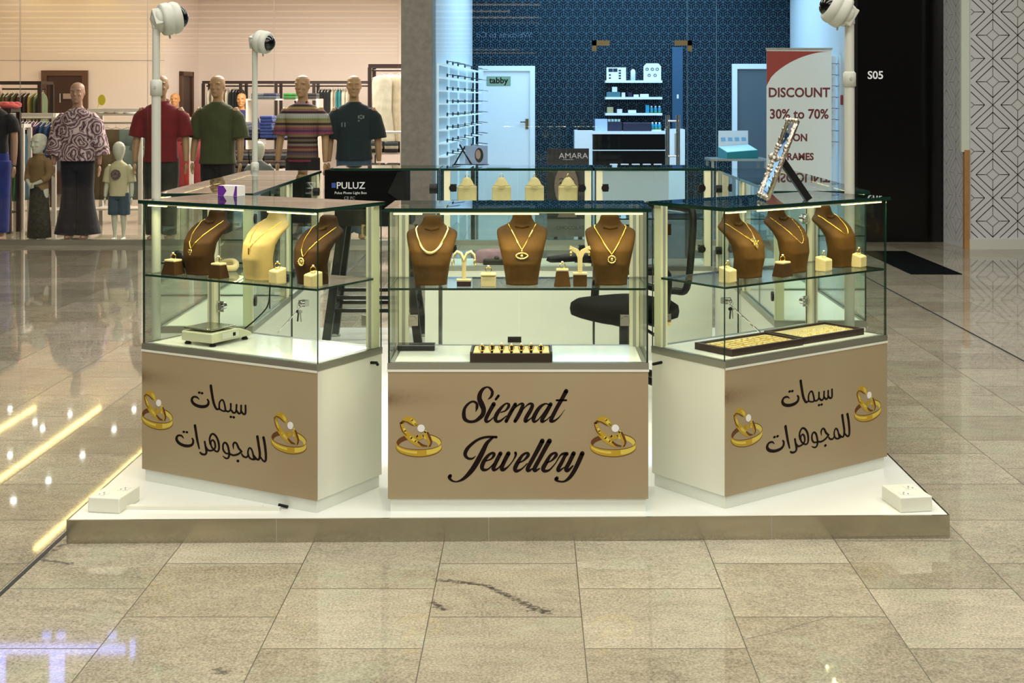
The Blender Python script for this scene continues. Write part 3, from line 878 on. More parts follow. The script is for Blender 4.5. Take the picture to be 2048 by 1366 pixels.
def emblem(parent, u0, z0, y, sx=1.0):
    k = 0.08054 / 543.8
    mb = MB()

    def add(polys, m, d):
        for q in polys:
            mb.prism([(u0 + (a - 735) * k * sx, z0 - (b - 660) * k) for a, b in q], lambda u, v, e: (u, y - e, v), 0.0, d, m)

    def arc(cx, cy, rx, ry, a0, a1, n=24):
        return [(cx + rx * math.cos(R(a0 + (a1 - a0) * i / n)), cy + ry * math.sin(R(a0 + (a1 - a0) * i / n))) for i in range(n + 1)]

    def band(A, B):
        return [[A[i], A[i + 1], B[i + 1], B[i]] for i in range(len(A) - 1)]
    # flat ring: inner wall, front wall, dark rims
    add(band(arc(735, 820, 555, 225, 180, 250), arc(735, 905, 500, 190, 180, 250)), 2, 0.0004)
    add(band(arc(735, 815, 555, 225, 285, 360), arc(735, 905, 490, 190, 285, 360)), 1, 0.0004)
    add(band(arc(735, 812, 562, 228, 285, 360), arc(735, 818, 548, 214, 285, 360)), 2, 0.0005)
    add(band(arc(735, 815, 560, 170, 0, 180), arc(735, 922, 572, 245, 0, 180)), 0, 0.0006)
    add(band(arc(735, 850, 550, 160, 8, 70), arc(735, 908, 565, 222, 8, 70)), 1, 0.0007)
    add(band(arc(735, 860, 550, 175, 95, 165), arc(735, 885, 560, 205, 95, 165)), 1, 0.0007)
    add(band(arc(735, 815, 560, 170, 0, 180), arc(735, 818, 560, 182, 0, 180)), 2, 0.0008)
    add(band(arc(735, 914, 570, 243, 0, 180), arc(735, 924, 574, 250, 0, 180)), 2, 0.0008)
    # leaning ring with its stone
    add(stroke_polys([(305, 320, 70), (340, 460, 105), (420, 590, 140), (540, 705, 165), (660, 800, 145), (780, 880, 85), (930, 905, 40)]), 0, 0.0010)
    add(stroke_polys([(340, 300, 75), (430, 235, 130), (550, 270, 170), (640, 345, 120), (690, 390, 50)]), 0, 0.0010)
    add(stroke_polys([(560, 250, 60), (620, 320, 80), (650, 360, 50)]), 1, 0.0011)
    add(stroke_polys([(280, 330, 22), (330, 285, 24), (430, 300, 26), (520, 350, 28), (590, 390, 18)]), 2, 0.0012)
    add(stroke_polys([(272, 320, 20), (290, 430, 24), (350, 560, 26), (430, 640, 16)]), 2, 0.0012)
    add(stroke_polys([(350, 430, 40), (400, 540, 60)]), 1, 0.0011)
    add(stroke_polys([(540, 690, 70), (660, 790, 60)]), 1, 0.0011)
    add(stroke_polys([(680, 650, 70), (760, 690, 110), (850, 640, 50)]), 0, 0.0009)
    add(stroke_polys([(890, 560, 50), (940, 630, 105), (990, 730, 110), (1015, 830, 80), (985, 915, 40)]), 0, 0.0010)
    add(stroke_polys([(950, 570, 40), (1000, 680, 60), (1040, 800, 50), (1010, 900, 30)]), 2, 0.0011)
    add(stroke_polys([(720, 800, 40), (820, 880, 60), (930, 900, 30)]), 2, 0.0011)
    add(stroke_polys([(665, 370, 40), (670, 410, 40)]), 1, 0.0012)
    add(stroke_polys([(900, 540, 60), (880, 580, 40)]), 1, 0.0012)
    add([arc(790, 460, 92, 92, 0, 360)[:-1]], 3, 0.0014)
    add([arc(780, 450, 56, 56, 0, 360)[:-1]], 3, 0.0016)
    return mb.build('ring_emblem', [M['emblem_gold'], M['emblem_bright'], M['emblem_dark'], M['emblem_white']], parent)


def cabinet(label, F, printed, back_posts=True, shelf=True, led=True, group=None, power=3.0, backdoor=True, zs=None):
    W, D = F.W, F.D
    o = thing('display_cabinet', label, 'cabinet', F.o, F.rz, group)
    mb = MB(); mb.box(0.008, 0.007, 0, W - 0.008, D - 0.006, Zp + 0.004); mb.build('plinth', M['plinth'], o)
    mb = MB(); mb.box(0, 0.003, Zp, W, D, Zb); mb.build('cabinet_body', M['white'], o)
    if printed:
        mb = MB(); mb.box(0.0, -0.004, Zp, W, 0.003, Zb - 0.004)
        panel = mb.build('front_panel', M['panel'], o)
        panel['label'] = 'bronze printed front panel'
    else:
        panel = None
    mb = MB(); t = 0.024
    mb.box(-0.002, -0.004, Zb, W + 0.002, t, Zr); mb.box(-0.002, D - t, Zb, W + 0.002, D + 0.002, Zr)
    mb.box(-0.002, t, Zb, t, D - t, Zr); mb.box(W - t, t, Zb, W + 0.002, D - t, Zr)
    mb.box(-0.003, -0.006, Zb - 0.006, W + 0.003, -0.0035, Zb + 0.002, 1)
    mb.build('rim', [M['alu'], M['white']], o)
    mb = MB(); mb.box(t, t, Zb, W - t, D - t, Zf); mb.build('display_deck', M['white_gloss'], o)
    e = 0.006; G = [M['glass'], M['glass_edge']]
    mb = MB(); mb.pane(0, 0, Zr, W, e, Zt); mb.build('front_glass', G, o)
    mb = MB(); mb.pane(0, e + .001, Zr, e, D, Zt); mb.build('side_glass', G, o)
    mb = MB(); mb.pane(W - e, e + .001, Zr, W, D, Zt); mb.build('side_glass', G, o)
    if shelf:
        mb = MB(); mb.pane(e + .001, e + .001, (zs or Zs) - 0.008, W - e - .001, D - 0.045, zs or Zs); mb.build('glass_shelf', G, o)
    mb = MB(); mb.pane(-0.012, -0.014, Zt + .0005, W + 0.012, D + 0.006, Zt + 0.0145); mb.build('glass_lid', G, o)
    if back_posts:
        for x in (0.008, W - 0.044):
            mb = MB(); mb.box(x, D - 0.042, Zr, x + 0.036, D - 0.004, Zt - 0.001); mb.box(x + 0.012, D - 0.044, Zr, x + 0.024, D - 0.042, Zt - .001, 1)
            mb.build('corner_post', [M['alu_white'], M['grey_metal']], o)
    if backdoor:
        xm = W / 2
        for x0, x1 in ((0.048, xm - 0.002), (xm + 0.002, W - 0.048)):
            mb = MB(); mb.pane(x0, D - 0.016, Zr + 0.004, x1, D - 0.011, Zt - 0.004); dgl = mb.build('glass_door', G, o)
            for zz in (Zr + 0.10, Zt - 0.10):
                xx = x0 + 0.012 if x0 < xm - 0.1 else x1 - 0.012
                mb = MB(); mb.tube([(xx, D - 0.03, zz), (xx, D + 0.004, zz)], 0.016 if printed else 0.022, 14); mb.box(xx - 0.02, D - 0.024, zz - 0.022, xx + 0.02, D - 0.020, zz + 0.022)
                mb.build('hinge_clamp', M['chrome'] if printed else M['black'], dgl)
    if led:
        mb = MB(); mb.box(0.02, 0.008, Zt - 0.006, W - 0.02, 0.020, Zt - 0.001); mb.build('led_profile', M['alu_white'], o)
        for f0, f1 in ((0.02, 0.13), (0.20, 0.58), (0.72, 0.98)):
            mb = MB(); mb.box(W * f0, 0.010, Zt - 0.010, W * f1, 0.018, Zt - 0.006); mb.build('led_strip', M['led'], o)
            lo = area('led_glow', (W * (f0 + f1) / 2, 0.020, Zt - 0.012), (R(-16), 0, 0), W * (f1 - f0), 0.004, power * (f1 - f0) * 1.75, (1.0, 0.86, 0.48)); lo.parent = o
    return o, panel


def uz(F, strokes, x0, y0, k):
    return [[[F.front(x0 + a * k, y0 + b * k) for a, b in q] for q in stroke_polys(s)] for s in strokes]


cab_c, pan = cabinet('bronze-fronted glass display cabinet with lettering Siemat Jewellery', FC, True)
lettering(pan, uz(FC, SIEMAT, 900, 760, 260 / 2048) + uz(FC, JEWEL, 880, 860, 310 / 2048), -0.004)
for px in (838, 1226):
    u_, z_ = FC.front(px, 872); emblem(pan, u_, z_, -0.0042)
cab_l, pan = cabinet('angled glass cabinet with Arabic lettering holding a digital scale', FL, True)
arab = uz(FL, ARABIC, 340, 750, 220 / 1582)
lettering(pan, arab, -0.004)
for px, py in ((316, 820), (579, 866)):
    u_, z_ = FL.front(px, py); emblem(pan, u_, z_, -0.0042)
for yy in (.33,):
    mb = MB(); mb.tube([(FL.W, yy, .498), (FL.W + .028, yy, .500), (FL.W + .036, yy - .006, .494)], .006, 8); mb.build('lock_pin', M['black'], cab_l)
cab_r, pan = cabinet('angled glass cabinet with Arabic lettering holding two jewellery trays', FR, True)
mb = MB(); mb.tube([(0, .345, .492), (-.045, .345, .490)], .006, 8); mb.build('lock_pin', M['black'], cab_r)
lu1, lz1 = FL.front(423.2, 768.8); lu2, lz2 = FL.front(528.4, 873.0)
ru1, rz1 = FR.front(1599.6, 759.0); ru2, rz2 = FR.front(1693.0, 826.3)
au = (ru2 - ru1) / (lu2 - lu1); az = (rz2 - rz1) / (lz2 - lz1)
lettering(pan, [[[(ru1 + (u_ - lu1) * au, rz1 + (z_ - lz1) * az) for u_, z_ in q] for q in ps] for ps in arab], -0.004)
for px, py in ((1492, 852), (1734, 805)):
    u_, z_ = FR.front(px, py); emblem(pan, u_, z_, -0.0042)

# --- the cabinets behind, round the seller's place
ROW = 'plain white-based glass cabinets round the back of the kiosk'
F_L1 = Frame(-1.595, 6.66, R(-90), 0.90, 0.40); F_L2 = Frame(-1.595, 7.60, R(-90), 0.90, 0.40)
F_R1 = Frame(1.460, 5.905, R(90), 0.96, 0.40); F_R2 = Frame(1.460, 6.905, R(90), 0.93, 0.40)
F_B1 = Frame(0.349, 8.25, R(180), 0.872, 0.40); F_B2 = Frame(1.045, 8.25, R(180), 0.682, 0.40)
cabinet('white-based glass cabinet right behind the tall white pole and the scale cabinet', F_L1, False, power=1.2)
cabinet('white-based glass cabinet standing second behind the scale cabinet', F_L2, False, power=1.0)
cabinet('white-based glass cabinet right behind the cabinet of jewellery trays', F_R1, False, power=1.2)
cabinet('white-based glass cabinet standing second behind the cabinet of jewellery trays', F_R2, False, power=1.0)
cabinet('back glass cabinet holding four cream ring cushions', F_B1, False, power=2.0, zs=0.905)
cabinet('back glass cabinet beside the one with cream ring cushions', F_B2, False, power=1.0)

# panel joints, locks on the inner faces of the back cabinets
o = thing('counter_flap', 'glass counter flap bridging the gap over the black stool', 'counter', (0, 0, PZ))
mb = MB(); mb.pane(-1.17, 7.86, Zt + .0005, -0.545, 8.22, Zt + 0.0145); mb.build('flap_glass', [M['glass'], M['glass_edge']], o)
mb = MB(); mb.box(-0.626, 7.86, 0, -0.548, 8.22, Zb); mb.build('flap_support', M['white'], o)
mb = MB(); mb.pane(-0.556, 7.86, Zb, -0.548, 8.22, Zt); mb.build('side_glass', [M['glass'], M['glass_edge']], o)
mb = MB(); mb.tube([(-0.60, 7.88, Zt - 0.105), (-0.556, 7.88, Zt - 0.105)], 0.03, 14); mb.build('hinge_clamp', M['black'], o)

# ================================================================ WHAT STANDS IN AND ON THE KIOSK
# --- necklace busts
BUST = [(0, .061, 0, .085), (.05, .061, 0, .085), (.3, .071, -.012, .078), (.5, .083, -.005, .066), (.62, .091, .014, .055), (.70, .0955, .036, .048), (.745, .096, .053, .046),
        (.785, .088, .065, .046), (.815, .066, .073, .046), (.85, .048, .077, .047), (.91, .038, .079, .045), (.965, .036, .079, .043), (1.0, .024, .079, .030)]


def bust_at(t):
    t = max(0, min(1, t))
    for a, b in zip(BUST, BUST[1:]):
        if t <= b[0]:
            k = (t - a[0]) / (b[0] - a[0]); return [a[i] + (b[i] - a[i]) * k for i in (1, 2, 3)]
    return BUST[-1][1:]


def bust_mesh(h=.252):
    mb = MB(); rings = []; ts = [i / 40 for i in range(41)]
    for t in ts:
        hw, yo, th = bust_at(t)
        ring = []
        for j in range(28):
            a = 2 * PI * j / 28; c, s_ = math.cos(a), math.sin(a)
            ring.append((hw * (1 if c >= 0 else -1) * abs(c) ** 0.8, yo + (-th * .62 * abs(s_) ** .75 if s_ < 0 else th * .38 * abs(s_) ** .35), t * h))
        rings.append(ring[::-1])
    mb.loft([r[::-1] for r in rings]); return mb


def bust_front(x, z, h=.252):
    hw, yo, th = bust_at(z / h); q = max(0.0, 1 - (abs(x) / hw) ** 2.5)
    return yo - th * .62 * q ** .4


def bust(F, x, y, label, m, turn=0.0, h=.252, slot=True, group='necklace busts on the front glass shelves'):
    o = thing('necklace_bust', label, 'necklace stand', F.w(x, y, Zs + .0005), F.rz + turn, group)
    bust_mesh(h).build('bust_body', m, o)
    if slot:
        mb = MB(); zz = .80 * h
        mb.tube([(-.026, bust_front(.026, zz, h) - .001, zz + .004), (0, bust_front(0, zz, h) - .004, zz - .002), (.026, bust_front(.026, zz, h) - .001, zz + .004)], .006, 8)
        mb.build('neck_fold', m, o)
    return o


def necklace(b, label, drop, width, r, pendant=None, power=1.6, beads=0, m=None, h=.252, top=.83, thick_mid=1.0):
    o = thing('necklace', label, 'necklace', b.location.copy(), b.rotation_euler.z, 'gold necklaces on the busts')
    m = m or M['gold']
    pts = []; rs = []
    for i in range(41):
        s_ = -1 + i / 20
        z = top * h - drop * (1 - abs(s_) ** power)
        x = width * (s_ if power < 1.3 else math.copysign(abs(s_) ** .9, s_))
        x = max(-bust_at(z / h)[0] * .97, min(bust_at(z / h)[0] * .97, x))
        pts.append((x, bust_front(x, z, h) - r * .6, z)); rs.append(r * (1 + (thick_mid - 1) * (1 - abs(s_))))
    mb = MB(); mb.tube(pts, rs, 8); mb.build('chain', m, o)
    if beads:
        for i in range(2, 39, max(1, 40 // beads)):
            mb = MB(); mb.ell(pts[i], r * 2.1, r * 2.1, r * 2.1, 8, 6); mb.build('bead', M['gold_light'], o)
    zb = top * h - drop; yb = bust_front(0, zb, h)
    if pendant == 'heart':
        mb = MB(); mb.ell((-.005, yb - .005, zb - .010), .008, .004, .008, 12, 8); mb.ell((.005, yb - .005, zb - .010), .008, .004, .008, 12, 8); mb.ell((0, yb - .005, zb - .018), .006, .004, .010, 12, 8)
    elif pendant == 'bar':
        mb = MB(); mb.obox((0, yb - .005, zb - .016), .008, .004, .030)
    elif pendant == 'round':
        mb = MB(); zc = zb - .018; yy = bust_front(0, zc, h) - .005
        mb.tube([(.013 * math.cos(2 * PI * k / 24), yy, zc + .013 * math.sin(2 * PI * k / 24)) for k in range(24)], .0035, 8, closed=True)
        for k in range(12): mb.ell((.0135 * math.cos(2 * PI * k / 12), yy - .002, zc + .0135 * math.sin(2 * PI * k / 12)), .003, .003, .003, 8, 6)
        mb.ell((0, yy, zc), .007, .005, .007, 12, 8)
    elif pendant == 'eye':
        mb = MB(); zc = zb - .022; yy = bust_front(0, zc, h) - .005
        P_ = [(.021 * math.cos(2 * PI * k / 28), .0105 * math.copysign(abs(math.sin(2 * PI * k / 28)) ** 1.2, math.sin(2 * PI * k / 28))) for k in range(28)]
        mb.tube([(x, yy, zc + z) for x, z in P_], .003, 8, closed=True)
        for x, z in P_[::2]: mb.ell((x * 1.06, yy - .002, zc + z * 1.12), .0028, .0028, .0028, 8, 6)
        mb.ell((0, yy, zc), .006, .005, .006, 12, 8); mb.ell((0, yy, zc + .018), .004, .003, .004, 10, 6)
    elif pendant == 'bib':
        mb = MB(); zc = zb; 
        mb.prism([(-.022, .030), (-.010, .012), (0, .018), (.012, .014), (.022, .030), (.016, .004), (.010, -.006), (.004, -.020), (-.004, -.020), (-.010, -.004)], lambda u_, v_, d_: (u_, bust_front(u_, zc + v_, h) - .001 - d_, zc + v_), 0, .005)
        for k in range(5): mb.ell((-.016 + k * .008, yb - .007, zc + .006 - .012 * (k % 2)), .004, .003, .005, 8, 6)
    else:
        return o
    mb.build('pendant', M['gold_light'], o)
    return o


b1 = bust(FL, .195, .125, 'brown velvet bust at the outer end of the scale cabinet shelf', M['velvet_dark'], R(-8))
necklace(b1, 'gold chain with a heart pendant on the outer bust of the scale cabinet', .105, .062, .0022, 'heart', 1.15)
b2 = bust(FL, .513, .110, 'cream suede bust standing between two brown busts', M['cream_bust'], R(-14), .272, False)
necklace(b2, 'thin gold chain with a bar pendant on the cream bust', .10, .062, .0014, 'bar', 1.1, h=.272)
b3 = bust(FL, .760, .125, 'brown velvet bust nearest the glass corner of the scale cabinet', M['velvet_dark'], R(-8))
necklace(b3, 'gold chain with round pendant, nearest the glass corner of the scale cabinet', .105, .060, .002, 'round', 1.2)


def cx_(px, F=FC, y=.12): return (px - CX) / FPX * (F.o.y + y) - F.o.x


b4 = bust(FC, cx_(862), .125, 'tan velvet bust wearing a broad gold collar in the lettered middle cabinet', M['velvet'], 0, .252)
necklace(b4, 'broad smooth gold collar necklace on the tan bust', .088, .064, .0042, None, 2.0, thick_mid=1.5, m=M['gold_light'])
b5 = bust(FC, cx_(1044), .125, 'brown velvet bust wearing an eye pendant in the lettered middle cabinet', M['velvet'], 0, .264)
n5 = necklace(b5, 'gold chain with an eye-shaped pendant and two bead bars', .086, .052, .0014, 'eye', 1.05, h=.264)
for s_ in (-1, 1):
    mb = MB(); pp = []
    for k in range(7):
        x = s_ * (.040 - .026 * (k / 6) * (1.0 if s_ < 0 else .55)); z = .83 * .264 - .086 * (1 - (abs(x) / .052) ** 1.05)
        pp.append((x, bust_front(x, z, .264) - .003, z))
    mb.tube(pp, .0038, 8); mb.build('bead_bar', M['gold_light'], n5)
b6 = bust(FC, cx_(1222), .125, 'brown velvet bust wearing a round pendant in the lettered middle cabinet', M['velvet'], 0, .258)
necklace(b6, 'gold rope chain with a round stone-set pendant', .098, .064, .0030, 'round', 1.1, h=.258)
b7 = bust(FR, .285, .165, 'brown velvet bust with a wide gold bib, nearest the glass corner of the tray cabinet', M['velvet'], R(5))
necklace(b7, 'fine gold chain with a wide leaf-like gold bib', .075, .058, .0012, 'bib', 1.25)
b8 = bust(FR, .545, .165, 'brown velvet bust with a beaded chain, middle of the tray cabinet shelf', M['velvet'], R(5), .262)
necklace(b8, 'fine gold chain with small gold beads', .10, .062, .0012, None, 1.5, beads=16, h=.262)
b9 = bust(FR, .835, .165, 'brown velvet bust with a plain gold chain, outermost in the tray cabinet', M['velvet'], R(5))
necklace(b9, 'plain thick gold curb chain', .075, .058, .0030, None, 1.7)


# --- rings and their little stands
def ring_proto():
    o = thing('ring', 'gold ring', 'ring')
    mb = MB(); mb.tube([(.0105 * math.cos(2 * PI * k / 20), 0, .0105 + .0105 * math.sin(2 * PI * k / 20)) for k in range(20)], .0016, 8, closed=True)
    mb.build('band', M['gold'], o)
    mb = MB(); mb.lathe([(.001, 0), (.0045, .003), (.0045, .0045), (.0025, .006)], 10, 0, (0, 0, .0215)); mb.build('stone', M['stone'], o)
    return o


RING0 = ring_proto(); ring_used = [False]


def ring(p, rz, label, group=None, tilt=0.0):
    if not ring_used[0]:
        ring_used[0] = True; r = RING0; r.location = p; r.rotation_euler = (tilt, 0, rz); r['label'] = label
        if group: r['group'] = group
        return r
    r = dup(RING0, p, rz, label, group)
    if not group and 'group' in r: del r['group']
    r.rotation_euler = (tilt, 0, rz)
    return r


def stand(F, x, y, kind, label, turn=0.0, h=.062, w=.062):
    o = thing('ring_stand', label, 'ring stand', F.w(x, y, Zs + .0005), F.rz + turn, 'small ring stands on the front glass shelves')
    mb = MB()
    if kind == 'trap':
        a, b_ = w / 2, w * .36
        mb.loft([[(sx * k, sy * k * .8, z) for sx, sy in ((-1, -1), (1, -1), (1, 1), (-1, 1))] for k, z in ((a, 0), (b_, h))], 0, True, False)
        mb.build('stand_body', M['velvet_dark'] if F is not FC else M['velvet'], o, bevel=.002)
        mb = MB(); mb.box(-b_ * 1.02, -b_ * .84, h, b_ * 1.02, b_ * .84, h + .009); mb.build('pad', M['cream'], o, bevel=.003); top = h + .009
    elif kind == 'slant':
        a = w / 2
        mb.add([(-a, -a * .8, 0), (a, -a * .8, 0), (a, a * .8, 0), (-a, a * .8, 0), (-a, -a * .8, h * .78), (a, -a * .8, h * .78), (a, a * .8, h), (-a, a * .8, h)],
               [(3, 2, 1, 0), (4, 5, 6, 7), (0, 1, 5, 4), (1, 2, 6, 5), (2, 3, 7, 6), (3, 0, 4, 7)])
        mb.build('stand_body', M['cream'], o, bevel=.005)
        mb = MB(); mb.tube([(-a * .35, 0, h * .89), (a * .35, 0, h * .89)], .006, 8); mb.build('pad_slot', M['cream'], o); top = h * .89 + .002
    else:
        a = w / 2
        mb.box(-a, -a * .7, 0, a, a * .7, h * .62); mb.build('stand_body', M['cream'], o, bevel=.003)
        mb = MB(); mb.box(-a * 1.06, -a * .76, h * .62, a * 1.06, a * .76, h * .86); mb.build('pad', M['cream'], o, bevel=.006); top = h * .86
    return o, Vector(o.location) + Vector((0, 0, top))


_, p = stand(FL, .105, .06, 'trap', 'dark brown block stand with a ring before the outer bust of the scale cabinet', 0, .050, .075); ring(p, FL.rz + .5, 'gold ring on the outermost dark stand of the scale cabinet', tilt=0)
_, p = stand(FL, .345, .06, 'trap', 'dark brown block stand with a ring between the brown and the cream bust', 0, .050, .065); ring(p, FL.rz + .4, 'gold ring on the dark stand beside the cream bust')
_, p = stand(FL, .648, .05, 'slant', 'slanted cream ring block between the cream bust and the last brown bust', R(-20), .062, .058); ring(p, FL.rz + .5, 'gold ring on the slanted cream block beside the cream bust')
_, p = stand(FL, .822, .045, 'slant', 'slanted cream ring block at the glass corner of the scale cabinet', R(-20), .058, .060); ring(p, FL.rz + .8, 'gold ring on the cream block at the glass corner of the scale cabinet')
_, p = stand(FC, cx_(978), .06, 'slot', 'cream slotted ring stand between the arched earring stand and the eye pendant bust', 0, .058, .055); ring(p, 0, 'gold ring with stone on the cream slotted stand')
_, p = stand(FC, cx_(1124), .06, 'trap', 'tan block stand with a cream pad beside the forked earring stand', 0, .056, .062); ring(p, .3, 'small gold ring on the tan block stand')
_, p = stand(FR, .105, .09, 'slant', 'slanted cream ring block at the glass corner of the tray cabinet', R(12), .062, .058); ring(p, FR.rz, 'gold ring on the cream block at the glass corner of the tray cabinet')
_, p = stand(FR, .405, .085, 'trap', 'dark brown block stand with a ring in the tray cabinet', R(8), .050, .070); ring(p, FR.rz - .3, 'tall gold ring on the dark stand of the tray cabinet')
_, p = stand(FR, .665, .10, 'slant', 'slanted cream ring block between the middle and the outer bust of the tray cabinet', R(12), .060, .060); ring(p, FR.rz, 'gold ring on the cream block between the middle and the outer bust')
_, p = stand(FR, .885, .10, 'slant', 'slanted cream ring block at the outer end of the tray cabinet', R(12), .058, .056); ring(p, FR.rz, 'gold ring on the cream block at the outer end of the tray cabinet')

mb = MB(); mb.loft([[(a_ * math.cos(2 * PI * j / 20) * (1 + .05 * math.sin(3 * j)), b_ * math.sin(2 * PI * j / 20), z) for j in range(20)] for z, a_, b_ in ((0, .05, .030), (.02, .058, .036), (.05, .054, .030), (.075, .045, .020), (.085, .02, .008))])
tag(mb.build('leather_pouch', mat('black_leather', '08080a', .25), loc=FL.w(.070, .145, Zs + .0005), rot=(0, 0, FL.rz)), 'shiny black leather pouch beside the outer brown bust of the scale cabinet', 'pouch')
mb = MB(); mb.tube([(.045 * math.cos(2 * PI * k / 24), .030 * math.sin(2 * PI * k / 24), .014 + .02 * (math.sin(2 * PI * k / 24) > 0) * math.sin(2 * PI * k / 24)) for k in range(24)], .013, 10, closed=True)
tag(mb.build('bangle_cushion', M['cream'], loc=FL.w(.215, .245, Zs + .0005), rot=(0, 0, FL.rz)), 'cream padded bangle ring lying behind the outer brown bust', 'cushion')

# earring stands
o = thing('earring_stand', 'cream arched earring stand on a dark foot', 'earring stand', FC.w(cx_(928, FC, .06), .06, Zs + .0005))
mb = MB(); mb.box(-.026, -.02, 0, .026, .02, .020); mb.build('foot', M['wenge'], o, bevel=.002)
mb = MB(); mb.box(-.027, -.021, .020, .027, .021, .026); mb.tube([(0, 0, .024), (0, 0, .075), (0, 0, .112)], [.007, .008, .010], 10, 0, flat=.6)
for s_ in (-1, 1):
    mb.tube([(0, 0, .095), (s_ * .012, 0, .122), (s_ * .026, 0, .128), (s_ * .038, 0, .115), (s_ * .042, 0, .096)], [.009, .010, .010, .008, .003], 10, 0, flat=.6)
mb.build('stem', M['cream'], o)
for s_, nm in ((-1, 'gold hoop earring hanging on the outer arm of the arched stand'), (1, 'gold hoop earring hanging on the inner arm of the arched stand')):
    mb = MB(); mb.tube([(s_ * .041 + .007 * math.cos(2 * PI * k / 14) * .5, .007 * math.cos(2 * PI * k / 14), .088 + .012 * math.sin(2 * PI * k / 14)) for k in range(14)], .0022, 8, closed=True)
    tag(mb.build('earring', M['gold_light'], loc=o.location), nm, 'earring', 'earrings on the little stands')
o = thing('earring_stand', 'cream forked earring stand on a tan block', 'earring stand', FC.w(cx_(1160, FC, .06), .06, Zs + .0005))
mb = MB(); mb.box(-.025, -.022, 0, .025, .022, .044); mb.build('foot', M['velvet'], o, bevel=.002)
mb = MB(); mb.box(-.026, -.023, .044, .026, .023, .050)
mb.prism([(-.008, .05), (.008, .05), (.009, .105), (.016, .122), (.040, .138), (.036, .150), (.004, .134), (0, .128), (-.004, .134), (-.036, .150), (-.040, .138), (-.016, .122), (-.009, .105)], lambda u_, v_, d_: (u_, d_, v_), -.006, .006)
mb.build('stem', M['cream'], o)
for s_, nm in ((-1, 'gold drop earring on the outer prong of the forked stand'), (1, 'gold drop earring on the inner prong of the forked stand')):
    mb = MB(); mb.ell((s_ * .034, -.008, .122), .005, .004, .009, 10, 8); mb.ell((s_ * .033, -.008, .138), .003, .003, .005, 8, 6)
    tag(mb.build('earring', M['gold_light'], loc=o.location), nm, 'earring', 'earrings on the little stands')

# --- ring tray in the middle cabinet
zt_ = Zf + .0005
o = thing('ring_tray', 'dark wooden ring tray in the lettered middle cabinet', 'tray', FC.w(cx_(1023, FC, .09), .09, zt_))
mb = MB(); w2, d2, hh = .152, .075, .034
mb.box(-w2, -d2, 0, w2, d2, .006); mb.box(-w2, -d2, .006, w2, -d2 + .008, hh - .004); mb.box(-w2, d2 - .008, .006, w2, d2, hh); mb.box(-w2, -d2 + .008, .006, -w2 + .008, d2 - .008, hh); mb.box(w2 - .008, -d2 + .008, .006, w2, d2 - .008, hh)
mb.build('tray_body', M['wenge'], o)
for k in range(8):
    x = -.128 + k * .0366
    mb = MB(); mb.box(x - .0135, -d2 + .010, .0065, x + .0135, d2 - .010, .034); mb.build('ring_roll', M['cream'], o, bevel=.006)
base = Vector(o.location)
for k in range(7):
    ring(base + Vector((-.1097 + k * .0366, -.035 + .008 * (k % 3), .0325)), .2 * (k % 2), 'one of seven gold rings standing in the dark ring tray', 'gold rings in the ring tray', tilt=0)
o = thing('price_stand', 'small black and white display card standing behind the ring tray', 'stand', FC.w(cx_(1029, FC, .22), .22, zt_))
mb = MB(); mb.box(-.026, -.004, 0, .026, .004, .05); mb.build('card', M['white'], o)
mb = MB(); mb.box(-.026, -.006, .036, .026, .006, .056); mb.build('top_band', M['black'], o)
mb = MB(); mb.box(-.072, -.03, 0, .072, .03, .022)
tag(mb.build('base_plate', M['black_gloss'], loc=FC.w(.083, .26, zt_), bevel=.003), 'flat black base plate lying in the corner of the lettered middle cabinet', 'plate')


# --- jewellery trays in the tray cabinet
def jewel_tray(x0, x1, y0, y1, label, fill):
    w, d = x1 - x0, y1 - y0
    o = thing('jewellery_tray', label, 'tray', FR.w((x0 + x1) / 2, (y0 + y1) / 2, zt_), FR.rz)
    mb = MB(); t = .012; hh = .026
    mb.box(-w / 2, -d / 2, 0, w / 2, d / 2, .005); mb.box(-w / 2, -d / 2, .005, w / 2, -d / 2 + t, hh); mb.box(-w / 2, d / 2 - t, .005, w / 2, d / 2, hh)
    mb.box(-w / 2, -d / 2 + t, .005, -w / 2 + t, d / 2 - t, hh); mb.box(w / 2 - t, -d / 2 + t, .005, w / 2, d / 2 - t, hh)
    mb.build('tray_body', M['wenge'], o)
    mb = MB(); mb.box(-w / 2 + t + .0005, -d / 2 + t + .0005, .0055, w / 2 - t - .0005, d / 2 - t - .0005, .018); mb.build('lining', M['cream'], o)
    return o


